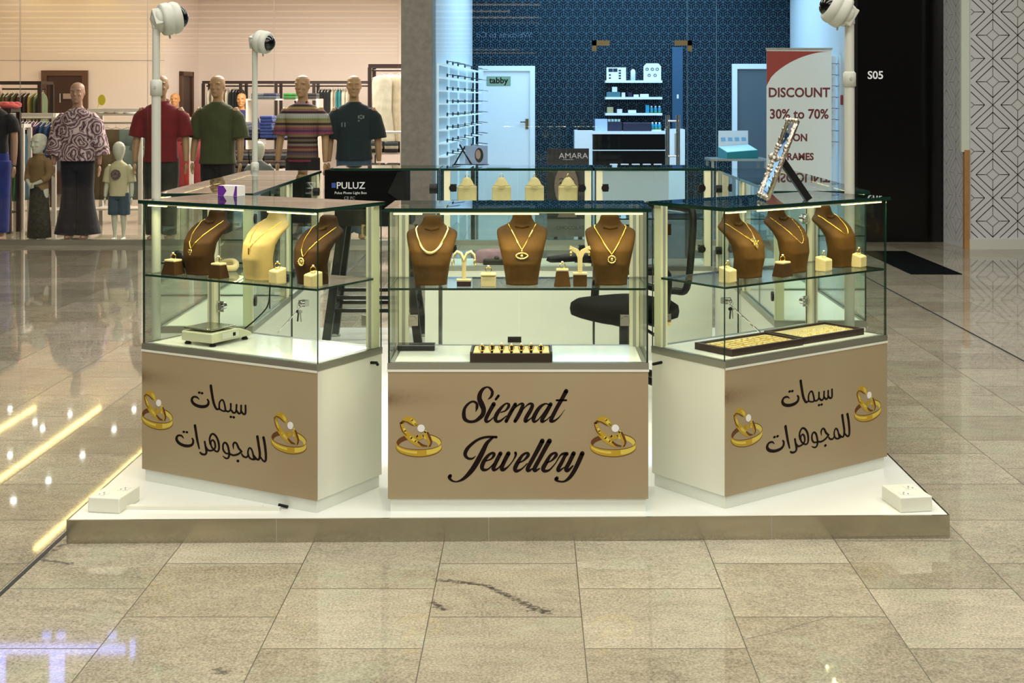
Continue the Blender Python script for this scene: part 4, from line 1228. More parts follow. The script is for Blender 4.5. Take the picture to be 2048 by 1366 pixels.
t1 = jewel_tray(.082, .478, .045, .245, 'dark jewellery tray of gold bracelets at the glass corner of the tray cabinet', 0)
t2 = jewel_tray(.492, .862, .055, .265, 'dark jewellery tray of small gold earrings at the outer end of the tray cabinet', 0)
rr = random.Random(3)
for i in range(12):
    x = -.16 + i * .029
    p_ = [(x + .004 * math.sin(k * 1.7 + i), -.062 + .124 * k / 12, .021) for k in range(13)]
    mb = MB(); mb.tube(p_, [.0014 + .0010 * (k % 2) for k in range(13)], 6)
    c = mb.build('bracelet', M['gold_light'] if i % 3 else M['gold'], loc=t1.location, rot=(0, 0, FR.rz))
    tag(c, 'gold bracelet lying in the tray at the glass corner of the tray cabinet', 'bracelet', 'gold bracelets in the jewellery tray')
for i in range(22):
    x = -.15 + (i % 11) * .029 + rr.uniform(-.004, .004); y = -.045 + (i // 11) * .055 + rr.uniform(-.008, .008)
    mb = MB(); r_e = .007
    mb.tube([(x + r_e * math.cos(2 * PI * k / 10), y + r_e * .6 * math.sin(2 * PI * k / 10), .0195 + .004 * math.sin(2 * PI * k / 10 + 1)) for k in range(10)], .0016, 6, closed=True)
    c = mb.build('earring', M['gold_light'] if i % 2 else M['gold'], loc=t2.location, rot=(0, 0, FR.rz))
    tag(c, 'tiny gold earring lying in the tray at the outer end of the tray cabinet', 'earring', 'tiny gold earrings in the jewellery tray')

# --- digital scale
M['scale'] = mat('scale_plastic', 'c6c6a8', 0.45)
o = thing('digital_scale', 'beige digital weighing scale with a steel plate', 'scale', FL.w(.235, .17, zt_), FL.rz)
mb = MB()
prof = [(-.115, .014), (-.115, .048), (-.112, .054), (.035, .054), (.055, .050), (.108, .030), (.115, .024), (.115, .014)]
mb.prism(prof, lambda u_, v_, d_: (d_, u_, v_), -.082, .082)
mb.build('scale_body', M['scale'], o, bevel=.006)
mb = MB(); mb.box(-.072, -.112, .062, .072, .030, .068); mb.box(-.05, -.08, .054, .05, -.01, .062, 1); mb.build('weighing_plate', [M['steel'], M['black']], o, bevel=.002)
mb = MB(); sl = Matrix.Rotation(R(-20.5), 3, 'X')
mb.obox((0, .080, .0425), .13, .034, .003, sl); mb.build('display', mat('lcd_grey', '6c7468', 0.2), o)
for k in range(5):
    mb = MB(); mb.obox((-.056 + k * .028, .104, .0335), .016, .010, .003, sl); mb.build('button', M['white'], o)
mb = MB(); mb.box(-.0835, -.06, .026, -.082, .03, .044); mb.box(.082, -.06, .024, .0835, .035, .046, 1); mb.box(.0835, .0, .028, .0838, .016, .042, 2)
mb.build('rating_label', [M['white'], M['white'], M['black']], o)
for x in (-.065, .065):
    for y in (-.095, .09):
        mb = MB(); mb.lathe([(.012, 0), (.014, .004), (.010, .008), (.008, .0145)], 12, 0, (x, y, 0)); mb.build('foot', M['black'], o)
mb = MB(); pw = [FL.w(.34, .365, .80), FL.w(.345, .36, .73), FL.w(.335, .355, .67), FL.w(.31, .31, .62), FL.w(.27, .295, .585)]
mb.tube(catmull([tuple(q) for q in pw], 8), .003, 8)
tag(mb.build('power_cable', M['black']), 'black cable hanging down behind the digital scale', 'cable')


# --- lock bars with keys at the glass doors
def lock(F, x, z, x2, z2, label):
    o = thing('showcase_lock', label, 'lock', F.w(x, F.D - .055, z), F.rz)
    mb = MB(); a_ = Vector((0, .01, 0)); b_ = Vector((x2 - x, -.03, z2 - z))
    mb.bar(a_, b_, .016, .003); mb.build('ratchet_bar', M['chrome'], o)
    mb = MB(); mb.tube([(0, -.02, 0), (0, .022, 0)], .010, 14); mb.box(-.016, -.008, -.012, .016, .02, .012); mb.build('lock_body', M['chrome'], o)
    mb = MB(); mb.tube([(.010 * math.cos(2 * PI * k / 14), -.024, -.012 + .012 * math.sin(2 * PI * k / 14)) for k in range(14)], .0012, 6, closed=True); mb.build('key_ring', M['chrome'], o)
    for k, dx in ((0, -.004), (1, .005)):
        mb = MB(); mb.tube([(dx - .006, -.024, -.03), (dx + .006, -.024, -.03)], .007, 8); mb.bar((dx, -.024, -.033), (dx * 2, -.024, -.070), .006, .002)
        mb.build('key', M['black'] if k == 0 else M['grey_metal'], o)
    return o


lock(FL, .53, .70, .42, .575, 'chrome showcase lock with keys behind the digital scale')
lock(FR, .36, .70, .52, .56, 'chrome showcase lock with keys behind the jewellery trays')

# --- the carton, the silver mirror
o = thing('small_carton', 'small white and purple carton on the lid of the scale cabinet', 'box', on_z(463, 391, PZ + Zt + .015), R(-24))
M['purple'] = mat('purple_print', '5b1a86', 0.4); M['carton'] = mat('white_carton', 'd8d2d0', 0.5)
mb = MB(); mb.box(-.048, -.028, 0, .048, .028, .042); mb.build('carton_body', M['carton'], o)
mb = MB(); mb.prism([(-.048, 0), (-.020, 0), (-.004, .021), (-.020, .042), (-.048, .042)], lambda u_, v_, d_: (u_, -.028 - d_, v_), 0, .0006)
mb.prism([(.030, 0), (.048, 0), (.048, .042), (.040, .042)], lambda u_, v_, d_: (u_, -.028 - d_, v_), 0, .0006)
mb.build('print', M['purple'], o)

M['silver'] = mat('cast_silver', 'b9b0a4', 0.22, 1.0, bump=.5, bscale=90)
M['mirror'] = mat('mirror_glass', 'd8dfe8', 0.02, 1.0)
o = thing('easel_mirror', 'ornate silver framed mirror leaning on a black easel leg on the tray cabinet lid', 'mirror', (.915, 5.34, PZ + Zt + .0155), R(-91))
# local: face towards -y, leaning back to +y
th = R(21); up = Vector((0, math.sin(th), math.cos(th))); nf = Vector((0, -math.cos(th), math.sin(th)))


def fp(u_, v_, d_=0.0): return Vector((u_, 0, .016)) + up * v_ + nf * d_


hw, hh = .100, .318
mb = MB(); path = [fp(-hw, 0), fp(-hw, hh * .33), fp(-hw, hh * .66), fp(-hw, hh), fp(-hw * .33, hh), fp(hw * .33, hh), fp(hw, hh), fp(hw, hh * .66), fp(hw, hh * .33), fp(hw, 0), fp(hw * .33, 0), fp(-hw * .33, 0)]
mb.tube(path, .010, 10, closed=True)
for k, q in enumerate(path):
    mb.ell(q + nf * .004, .012, .010, .012, 10, 8)
for k in range(9):
    mb.ell(fp(-hw, hh * k / 8, .006), .006, .007, .011, 8, 6); mb.ell(fp(hw, hh * k / 8, .006), .006, .007, .011, 8, 6)
mb.tube([fp(-hw - .004, hh * .47, .010), fp(-hw + .006, hh * .5, .020), fp(-hw - .004, hh * .53, .010)], .008, 8)
mb.tube([fp(-hw, hh * .49, -.006), fp(hw, hh * .49, -.006)], .005, 8)
mb.build('mirror_frame', M['silver'], o)
mb = MB(); vs = [fp(u_, v_, d_) for d_ in (-.004, .001) for u_, v_ in ((-hw + .006, .008), (hw - .006, .008), (hw - .006, hh - .006), (-hw + .006, hh - .006))]
mb.add(vs, [(0, 1, 2, 3), (4, 7, 6, 5), (0, 4, 5, 1), (1, 5, 6, 2), (2, 6, 7, 3), (3, 7, 4, 0)]); mb.build('mirror_pane', M['mirror'], o)
mb = MB(); a_ = fp(0, hh * .50, -.014); b_ = Vector((0, a_.y + .105, .004))
mb.bar(a_, b_, .060, .026); mb.build('easel_leg', M['black'], o)


# --- ring cushions in the back cabinet
o = None
for k, px in enumerate((934, 1003, 1069, 1136)):
    X_ = (px - CX) / FPX * 8.02
    lab = 'cream ring cushion in the back cabinet, %s from the pillar side' % ('first', 'second', 'third', 'fourth')[k]
    if o is None:
        o = thing('ring_cushion', lab, 'ring stand', (X_, 8.02, PZ + .9055), 0, 'ring cushions in the back cabinet')
        mb = MB(); mb.box(-.056, -.04, 0, .056, .04, .098); mb.build('cushion_base', M['cream'], o, bevel=.006)
        mb = MB(); mb.loft([[(hw_ * math.cos(2 * PI * j / 20), d_ * math.sin(2 * PI * j / 20), z) for j in range(20)] for hw_, d_, z in ((.055, .03, .098), (.040, .028, .108), (.033, .024, .125), (.022, .018, .142), (.010, .009, .150))])
        mb.box(-.018, -.046, .086, .018, -.028, .104); mb.build('cushion_roll', M['cream'], o)
    else:
        dup(o, (X_, 8.02, PZ + .9055), 0, lab)
    ring(Vector((X_, 8.02, PZ + .9055 + .146)), .3 * k, 'gold ring on the %s cream ring cushion of the back cabinet' % ('first', 'second', 'third', 'fourth')[k])

mb = MB(); rr = random.Random(5)
mb.loft([[(.115 * s_ * math.cos(2 * PI * j / 24) * (1 + .06 * math.sin(3 * j)), .07 * s_ * math.sin(2 * PI * j / 24), z) for j in range(24)] for s_, z in ((.92, 0), (1, .02), (.98, .045), (.86, .065), (.6, .075), (.2, .078))])
tag(mb.build('pouch', mat('pink_cloth', '9a7488', 0.8, vary=.2, vscale=25), loc=(-.235, 8.05, PZ + zt_)), 'soft pink pouch lying in the back cabinet below the ring cushions', 'pouch')
o = thing('card_terminal', 'black box-like device before the pink pouch in the back cabinet', 'device', (-.22, 7.93, PZ + zt_))
mb = MB(); mb.box(-.07, -.03, 0, .07, .03, .03); mb.build('device_body', M['black'], o, bevel=.006)
mb = MB(); mb.ell((.01, 0, .038), .016, .014, .012); mb.build('device_knob', M['black_gloss'], o)

# --- camera poles
def cctv(x, y, ztop, r0, r1, zj, axis, label, scale=1.0, base=PZ):
    o = thing('security_camera', label, 'camera', (x, y, base))
    mb = MB(); mb.tube([(0, 0, 0), (0, 0, zj)], r0, 16); mb.build('lower_pole', M['pole'], o)
    mb = MB(); mb.tube([(0, 0, zj), (0, 0, ztop)], r1, 16); mb.build('upper_pole', M['pole'], o)
    mb = MB(); mb.lathe([(r0 * 1.02, -.008), (r0 * 1.28, -.006), (r0 * 1.28, .05), (r1, .058)], 16, 0, (0, 0, zj)); col = mb.build('collar', M['pole'], o)
    mb = MB(); mb.tube([(0, -r0 * 1.2, zj + .026), (0, -r0 * 1.45, zj + .026)], .006, 8); mb.build('screw', M['grey_metal'], col)
    ax = Vector(axis).normalized(); q = Vector((0, 0, 1)).rotation_difference(ax).to_matrix(); c0 = Vector((0, 0, ztop))
    mb = MB(); mb.tube([c0 + Vector((0, 0, -.03)), c0 + Vector((0, 0, .018))], r1 * 1.15, 14); mb.obox(c0 + ax * .002 * scale, .070 * scale, .078 * scale, .030 * scale, q); mb.ell(c0 + ax * .012 * scale, .046 * scale, .050 * scale, .030 * scale, 16, 8, 0, q)
    mb.build('bracket', M['pole'], o, bevel=.004)
    pr = [(.030, .018), (.060, .020), (.063, .030), (.063, .052), (.060, .056), (.060, .060), (.063, .064), (.062, .078), (.056, .090), (.048, .094)]
    mb = MB(); rings = [[c0 + q @ Vector((r_ * scale * math.cos(2 * PI * j / 24), r_ * scale * math.sin(2 * PI * j / 24), z_ * scale)) for j in range(24)] for r_, z_ in pr]
    mb.loft(rings); h_ = mb.build('housing', M['pole'], o)
    mb = MB(); mb.ell(c0 + ax * .088 * scale, .045 * scale, .045 * scale, .036 * scale, 18, 12, 0, q); mb.build('lens_dome', M['black_gloss'], h_)
    mb = MB(); side = ax.cross(Vector((0, 0, 1))).normalized()
    mb.tube([c0 + ax * .05 * scale - Vector((0, 0, .055 * scale)), c0 + ax * .055 * scale - Vector((0, 0, .078 * scale))], .004, 8); mb.build('tether', M['grey_metal'], h_)
    return o


cctv(-1.522, 5.46, 1.835, .0185, .0155, 1.54, (.80, .42, .18), 'white security camera on a tall white pole beside the scale cabinet, lens turned away', 1.05)
cctv(-1.600, 7.78, 1.857, .0185, .0165, 1.10, (.90, -.38, -.16), 'white security camera on the rear pole, black lens facing the kiosk', 1.05)
cctv(1.362, 5.80, 1.872, .0215, .0200, 1.58, (-.86, -.05, .50), 'white security camera on the pole beside the jewellery tray cabinet', 1.15)

# --- socket boxes and trunking on the platform
def socket_box(x, y, rz, label):
    o = thing('socket_box', label, 'socket', (x, y, PZ), rz, 'socket boxes on the platform')
    mb = MB(); mb.box(-.062, -.085, 0, .062, .085, .056); mb.build('box_body', M['white'], o, bevel=.004)
    mb = MB()
    for cx, cy in ((-.025, -.04), (.025, .03)):
        mb.box(cx - .018, cy - .022, .0562, cx + .018, cy + .022, .0580)
    mb.build('socket_plate', M['white_gloss'], o)
    mb = MB()
    for cx, cy in ((-.025, -.04), (.025, .03)):
        for dx, dy in ((-.009, -.008), (.009, -.008), (0, .010)): mb.box(cx + dx - .002, cy + dy - .005, .058, cx + dx + .002, cy + dy + .005, .0584)
    mb.build('socket_slot', M['black'], o)
    return o


socket_box(-1.560, 5.035, R(-9), 'white socket box at the platform corner beside the scale cabinet')
socket_box(1.398, 5.045, R(9), 'white socket box at the platform corner beside the tray cabinet')
a_ = on_z(226, 1018, PZ); b_ = on_z(560, 1021, PZ)
o = thing('cable_trunking', 'white cable trunking running from the socket box along the platform', 'trunking', (0, 0, 0))
mb = MB(); dz = Vector((0, 0, .005)); mb.bar(a_ + dz * 1.3, b_ + dz * 1.3, .016, .013); mb.build('trunking_body', M['white'], o)
mb = MB(); mb.bar(a_ + dz + Vector((0.0, .024, 0)), b_ + dz + Vector((-.07, .024, 0)), .018, .0095); mb.build('trunking_lid', M['plinth'], o)
mb = MB(); q = b_ + Vector((-.01, .03, .012)); mb.tube([q, q + Vector((.035, -.012, -.004))], .006, 8); mb.build('cable_plug', M['black'], o)

# --- stool with the photo light box in the gap
o = thing('bar_stool', 'black bar stool standing in the gap of the kiosk under the light box', 'stool', (-.985, 8.48, PZ))
mb = MB(); mb.box(-.235, -.17, .735, .235, .17, .845); mb.build('seat', M['black'], o, bevel=.012)
for sx in (-1, 1):
    for sy in (-1, 1):
        mb = MB(); mb.bar((sx * .19, sy * .13, .74), (sx * .285, sy * .19, .004), .05, .05); mb.build('leg', M['black'], o)
        mb = MB(); mb.lathe([(.036, 0), (.036, .012), (.02, .02)], 12, 0, (sx * .285, sy * .19, 0)); mb.build('foot_glide', M['grey_metal'], o)
for zz, f in ((.22, .255), (.30, .245)):
    mb = MB(); mb.bar((-f, -.17, zz), (f, -.17, zz), .03, .022); mb.bar((-f, .17, zz), (f, .17, zz), .03, .022); mb.bar((-f, -.17, zz), (-f, .17, zz), .022, .03); mb.bar((f, -.17, zz), (f, .17, zz), .022, .03)
    mb.build('footrest', M['black'], o)
o = thing('photo_light_box', 'black photo light box with white lettering standing on the bar stool', 'light box', (-1.03, 8.46, PZ + .8455))
mb = MB(); mb.box(-.25, -.16, 0, .25, .16, .240); mb.build('box_body', M['black_cloth'], o, bevel=.008)
mb = MB(); mb.add([(.20, -.162, .225), (.25, -.162, .235), (.25, -.162, .02), (.14, -.162, .10), (.20, -.165, .225), (.25, -.165, .235), (.25, -.165, .02), (.14, -.165, .10)],
                  [(0, 1, 2, 3), (7, 6, 5, 4), (0, 4, 5, 1), (1, 5, 6, 2), (2, 6, 7, 3), (3, 7, 4, 0)]); mb.build('side_flap', M['black'], o)
M['print_white'] = mat('white_print', 'c8c8cc', 0.5)
text_mesh('PULUZ', .058, M['print_white'], 'brand_lettering', o, (-.088, -.1605, .142), bold=.0006)
text_mesh('Puluz Photo Light Box', .022, M['print_white'], 'small_lettering', o, (-.088, -.1605, .098))
text_mesh('CE FC', .026, mat('grey_print', '8a8a8e', .5), 'mark_lettering', o, (-.095, -.1605, .066))
mb = MB(); mb.box(-.205, -.1612, .130, -.180, -.1604, .160); mb.build('logo', mat('blue_print', '1d3c8a', .5), o)

# --- office chair
o = thing('office_chair', 'black mesh-back office chair inside the kiosk', 'chair', (.47, 6.92, PZ), R(-58))
# local: the sitter faces -y
mb = MB()
rings = []
for s_, z in ((.86, .400), (.98, .412), (1.0, .440), (.98, .470), (.88, .488), (.5, .494)):
    rings.append([(.245 * s_ * math.copysign(abs(math.cos(2 * PI * j / 28)) ** .55, math.cos(2 * PI * j / 28)), .24 * s_ * math.copysign(abs(math.sin(2 * PI * j / 28)) ** .55, math.sin(2 * PI * j / 28)), z) for j in range(28)])
mb.loft(rings); mb.build('seat', M['black_cloth'], o)
mb = MB(); bw = .215
pts = catmull([(-bw, .235, .56), (-bw * 1.03, .262, .75), (-bw * .94, .285, .935), (-bw * .6, .29, .955), (0, .292, .958), (bw * .6, .29, .955), (bw * .94, .285, .935), (bw * 1.03, .262, .75), (bw, .235, .56), (bw * .6, .228, .535), (0, .226, .53), (-bw * .6, .228, .535)], 5, True)
mb.tube(pts, .019, 10, closed=True); mb.build('back_frame', M['black'], o)
M['mesh_cloth'] = thin_glass('black_mesh_cloth', (.55, .55, .56), .6, .06, .5)
mb = MB(); g = []
for i in range(9):
    z = .55 + .385 * i / 8; y = .237 + .05 * (i / 8)
    g.append([(-bw * .96, y, z), (bw * .96, y, z)])
vs = [p for r_ in g for p in r_] + [(x, y + .004, z) for r_ in g for x, y, z in r_]; nn = len(g) * 2
mb.add(vs, [(2 * i, 2 * i + 1, 2 * i + 3, 2 * i + 2) for i in range(8)] + [(nn + 2 * i, nn + 2 * i + 2, nn + 2 * i + 3, nn + 2 * i + 1) for i in range(8)])
mb.build('back_mesh', M['mesh_cloth'], o)
mb = MB(); mb.tube([(0, .06, .395), (0, .24, .40), (0, .275, .47), (0, .262, .56)], [.03, .03, .028, .024], 10, 0, flat=.6); mb.build('back_support', M['black'], o)
for s_ in (-1, 1):
    mb = MB(); mb.tube(catmull([(s_ * .20, .02, .40), (s_ * .285, .02, .41), (s_ * .305, .03, .50), (s_ * .300, .05, .62), (s_ * .298, .02, .665), (s_ * .297, -.10, .68)], 6), .024, 10, 0, flat=.7); arm = mb.build('arm', M['black'], o)
    mb = MB(); mb.loft([[(s_ * .297 + .042 * k * math.cos(2 * PI * j / 16), -.12 + .165 * k * math.sin(2 * PI * j / 16), z) for j in range(16)] for k, z in ((.85, .668), (1, .680), (.95, .698), (.6, .704))]); mb.build('arm_pad', M['black'], arm)
mb = MB(); mb.box(-.09, -.1, .375, .09, .12, .402); mb.tube([(.05, 0, .385), (.22, -.03, .375), (.33, -.04, .355)], .008, 8); mb.build('tilt_mechanism', M['black'], o)
mb = MB(); mb.tube([(0, 0, .10), (0, 0, .38)], .026, 14); mb.build('gas_stem', M['black'], o)
for k in range(5):
    a_ = 2 * PI * k / 5 + .3; e_ = Vector((math.cos(a_), math.sin(a_), 0))
    mb = MB(); mb.tube([Vector((0, 0, .11)), e_ * .15 + Vector((0, 0, .10)), e_ * .29 + Vector((0, 0, .07))], [.026, .02, .014], 10); lg = mb.build('base_arm', M['black'], o)
    mb = MB(); mb.tube([e_ * .29 + Vector((-.02, 0, .0275)), e_ * .29 + Vector((.02, 0, .0275))], .027, 14); mb.build('caster', M['black'], lg)

# ================================================================ THE CLOTHES SHOP
def ell_ring(cx, cy, z, hw, d, n=20, p=1.0):
    return [(cx + hw * math.copysign(abs(math.cos(2 * PI * j / n)) ** p, math.cos(2 * PI * j / n)), cy + d * math.copysign(abs(math.sin(2 * PI * j / n)) ** p, math.sin(2 * PI * j / n)), z) for j in range(n)]


def scaled(mb, k):
    mb.v = [(x * k, y * k, z * k) for x, y, z in mb.v]; return mb


def body_mb(kind):
    """a standing figure one unit tall, facing -y"""
    mb = MB(); fem = kind == 'woman'; kid = kind in ('boy', 'girl')
    sh = .098 if fem else (.092 if kid else .108); hip = .092 if fem else .088; wai = .066 if fem else .078
    neck = .80 if kid else .835
    T = [(.455, hip * .8, .055, 0), (.49, hip, .064, .004), (.53, hip, .064, .005), (.58, hip * .95, .058, .002), (.63, wai, .052, 0), (.68, wai * 1.05, .054, -.002), (.73, sh * .86, .062 if fem else .060, -.006), (.765, sh * .96, .058, 0), (.795, sh * .95, .048, .006), (.815, sh * .7, .040, .010), (.83, .040, .034, .010), (.85, .030, .032, .008), (.885, .029, .031, .002)]
    if kid: T = [(z * .955, a, d, y) for z, a, d, y in T]
    mb.loft([ell_ring(0, y, z, a, d) for z, a, d, y in T])
    # head
    H0 = [(.866, .016, .016, -.024), (.876, .026, .030, -.018), (.892, .034, .042, -.010), (.908, .038, .049, -.005), (.925, .041, .053, -.002), (.942, .042, .056, 0), (.958, .043, .058, .002), (.975, .040, .054, .004), (.989, .030, .041, .005), (.997, .016, .022, .006), (1.0, .004, .006, .006)]
    k = 1.0
    if kid: k = 1.42
    hz = lambda z: 1.0 - (1.0 - z) * k
    smooth_head = kind == 'boy'
    if smooth_head:
        mb.loft([ell_ring(0, 0, hz(z), a * k, d * k * .95) for z, a, d, y in [(.868, .018, .018, 0), (.88, .027, .03, 0), (.90, .034, .041, 0), (.92, .040, .048, 0), (.945, .0435, .053, 0), (.965, .042, .052, 0), (.985, .031, .04, 0), (.996, .016, .02, 0), (1, .004, .005, 0)]])
    else:
        mb.loft([ell_ring(0, y * k, hz(z), a * k, d * k) for z, a, d, y in H0])
        F_ = lambda c, r: mb.ell((c[0] * k, c[1] * k, hz(c[2])), r[0] * k, r[1] * k, r[2] * k, 12, 8)
        F_((0, -.058, .922), (.0075, .012, .010)); F_((0, -.055, .936), (.005, .009, .016))
        F_((-.019, -.047, .951), (.017, .012, .006)); F_((.019, -.047, .951), (.017, .012, .006))
        F_((0, -.050, .902), (.013, .008, .0035)); F_((0, -.049, .897), (.011, .008, .0035)); F_((0, -.040, .876), (.014, .012, .010))
        F_((-.022, -.040, .920), (.012, .012, .010)); F_((.022, -.040, .920), (.012, .012, .010))
        F_((-.043, .004, .933), (.004, .012, .017)); F_((.043, .004, .933), (.004, .012, .017))
    # arms
    for s_ in (-1, 1):
        if kind == 'girl' :
            A = [(s_ * .080, .008, .755), (s_ * .105, .008, .70), (s_ * .120, .0, .62), (s_ * .085, -.055, .56), (s_ * .035, -.092, .535)]; rr = [.032, .029, .024, .020, .015]
            hand = Vector((s_ * .018, -.100, .528)); fd = Vector((-s_ * .6, -.1, -.5)).normalized()
        else:
            top = .79 * (.955 if kid else 1)
            A = [(s_ * sh * .90, .006, top), (s_ * (sh + .018), .008, top - .045), (s_ * (sh + .030), .010, top - .12), (s_ * (sh + .036), .006, top - .175), (s_ * (sh + .042), -.008, top - .25), (s_ * (sh + .044), -.018, top - .315)]
            rr = [.034, .031, .027, .023, .021, .0145]
            if fem: rr = [r * .84 for r in rr]
            hand = Vector((s_ * (sh + .045), -.022, top - .345)); fd = Vector((0, -.16, -1)).normalized()
        mb.tube(A, rr, 12)
        n_ = Vector((s_, 0, 0)) if kind != 'girl' else Vector((0, -.7, .7)); sd = fd.cross(n_).normalized()
        mb.ell(hand, .011, .021, .024, 12, 8, 0, Matrix((n_, sd, -fd)).transposed())
        for f in range(4):
            o_ = hand + sd * (-.0145 + .0098 * f) + fd * .016; L_ = (.030, .035, .033, .026)[f]
            mb.tube([o_, o_ + fd * L_ * .55 - n_ * .002, o_ + fd * L_ - n_ * .007], [.0050, .0047, .0036], 8)
        o_ = hand - sd * .018 * (1 if s_ > 0 else 1) - fd * .004
        mb.tube([o_, o_ - sd * .010 + fd * .014 - n_ * .004, o_ - sd * .011 + fd * .028 - n_ * .006], [.0056, .005, .004], 8)
    # legs
    for s_ in (-1, 1):
        G = [(s_ * .046, .004, .50, .054), (s_ * .048, .004, .44, .052), (s_ * .048, .0, .36, .043), (s_ * .047, -.004, .28, .034), (s_ * .047, .006, .21, .034), (s_ * .046, .008, .13, .026), (s_ * .045, .006, .06, .0185), (s_ * .045, .006, .03, .020)]
        if kid: G = [(x, y, z * .96, r * .92) for x, y, z, r in G]
        mb.tube([g[:3] for g in G], [g[3] for g in G], 14)
        mb.ell((s_ * .050, -.028, .017), .023, .062, .016, 14, 8); mb.ell((s_ * .046, .010, .022), .020, .024, .022, 12, 8)
    return mb


BODY = {k: fused(scaled(body_mb(k), h), v, 3) for k, h, v in (('man', 1.87, .0062), ('woman', 1.79, .0062), ('boy', 1.12, .0058), ('girl', 1.21, .0055))}


def top_mb(kind, hem=.47, wide=1.0, sleeve=.15, sl_r=.047, flare=1.0, collar=False):
    mb = MB(); fem = kind == 'woman'; kid = kind in ('boy', 'girl'); q = .955 if kid else 1
    sh = .098 if fem else (.092 if kid else .108); w = wide
    T = [(hem, .098 * w * flare, .074 * w * flare), (hem + .05, .096 * w, .073 * w), (.62, .092 * w, .070 * w), (.69, .098 * w, .072 * w), (.745, sh * 1.04, .071), (.785, sh * 1.0, .060), (.812, sh * .80, .048), (.828, .050, .044), (.838, .040, .040)]
    mb.loft([ell_ring(0, .002, z * q, a, d, 24, .9) for z, a, d in T])
    for s_ in (-1, 1):
        t = .792 * q
        if kind == 'girl':
            A = [(s_ * .072, .008, .757), (s_ * .105, .008, .70), (s_ * .122, .0, .63), (s_ * .112, -.022, .59), (s_ * .085, -.055, .565)]; rr = [.040, .042, .038, .034, .031]
            mb.tube(A, rr, 14)
        else:
            A = [(s_ * sh * .80, .006, t - .006), (s_ * (sh + .016), .008, t - .05), (s_ * (sh + .030), .009, t - sleeve * .75), (s_ * (sh + .036), .008, t - sleeve)]
            mb.tube(A, [.036, .044, sl_r, sl_r * 1.04], 14)
    if collar:
        mb.tube([(.043 * math.cos(2 * PI * k / 20), .006 + .040 * math.sin(2 * PI * k / 20), .842 * q + .008 * math.sin(2 * PI * k / 20)) for k in range(20)], .010, 8, closed=True)
    return mb


def legs_mb(kind, z0=.035, r=(.060, .050, .045), bell=None, short=False):
    mb = MB(); kid = kind in ('boy', 'girl'); q = .96 if kid else 1
    hip = .096
    mb.loft([ell_ring(0, .003, z * q, a, d, 20) for z, a, d in ((.435, .078, .058), (.47, hip, .069), (.53, hip * .98, .068), (.60, .082, .061))])
    for s_ in (-1, 1):
        if bell: G = [(.049, .50, .058), (.050, .42, .056), (.051, .30, .050), (.055, .20, .056), (.064, .10, .068), (.068, .03, .080)]
        elif short: G = [(.049, .50, .058), (.052, .40, .060), (.053, z0, .060)]
        else: G = [(.048, .50, .060), (.049, .40, r[0]), (.049, .25, r[1]), (.048, z0, r[2])]
        mb.tube([(s_ * x, .004, z * q) for x, z, r_ in G], [r_ for x, z, r_ in G], 16)
    return mb


def garment_mesh(mb, h, v=.009): return fused(scaled(mb, h), v, 4)


def mannequin(px, Y, kind, label, skin, turn=0.0, x=None):
    h = {'man': 1.87, 'woman': 1.79, 'boy': 1.12, 'girl': 1.21}[kind]
    o = thing('mannequin', label, 'mannequin', ((px - CX) / FPX * Y if x is None else x, Y, .012), turn, 'mannequins behind the clothes shopfront')
    mb = MB(); mb.lathe([(.15, -.011), (.15, -.004), (.14, -.002)], 28); mb.build('base_plate', M['steel'], o)
    from_mesh(BODY[kind], 'body', skin, o)
    return o, h


def wear(o, mb, h, name, m, v=.009):
    return from_mesh(garment_mesh(mb, h, v), name, m, o)


def paisley():
    m = bpy.data.materials.new('paisley_print'); m.use_nodes = True; nt = m.node_tree; p = nt.nodes['Principled BSDF']
    tc = N(nt, 'ShaderNodeTexCoord'); n = N(nt, 'ShaderNodeTexNoise'); n.inputs['Scale'].default_value = 7; nt.links.new(tc.outputs['Object'], n.inputs['Vector'])
    ad = N(nt, 'ShaderNodeVectorMath'); ad.operation = 'MULTIPLY_ADD'; nt.links.new(n.outputs['Color'], ad.inputs[0]); ad.inputs[1].default_value = (.20, .20, .20); nt.links.new(tc.outputs['Object'], ad.inputs[2])
    v = N(nt, 'ShaderNodeTexVoronoi'); v.inputs['Scale'].default_value = 5.5; nt.links.new(ad.outputs[0], v.inputs['Vector'])
    s_ = math_node(nt, 'SINE', math_node(nt, 'MULTIPLY', v.outputs['Distance'], 30.0))
    r = N(nt, 'ShaderNodeValToRGB'); e = r.color_ramp; e.interpolation = 'CONSTANT'
    e.elements[0].position = 0; e.elements[0].color = lin('3a1c26')
    e.elements[1].position = .16; e.elements[1].color = lin('b8969c')
    for ps, c in ((.34, '7a4450'), (.50, '1c1014'), (.66, 'a8a0a8'), (.86, 'd0bcbc')):
        x = e.elements.new(ps); x.color = lin(c)
    nt.links.new(math_node(nt, 'MULTIPLY_ADD', s_, .5, .5), r.inputs[0]); nt.links.new(r.outputs[0], p.inputs['Base Color']); p.inputs['Roughness'].default_value = .8
    return m


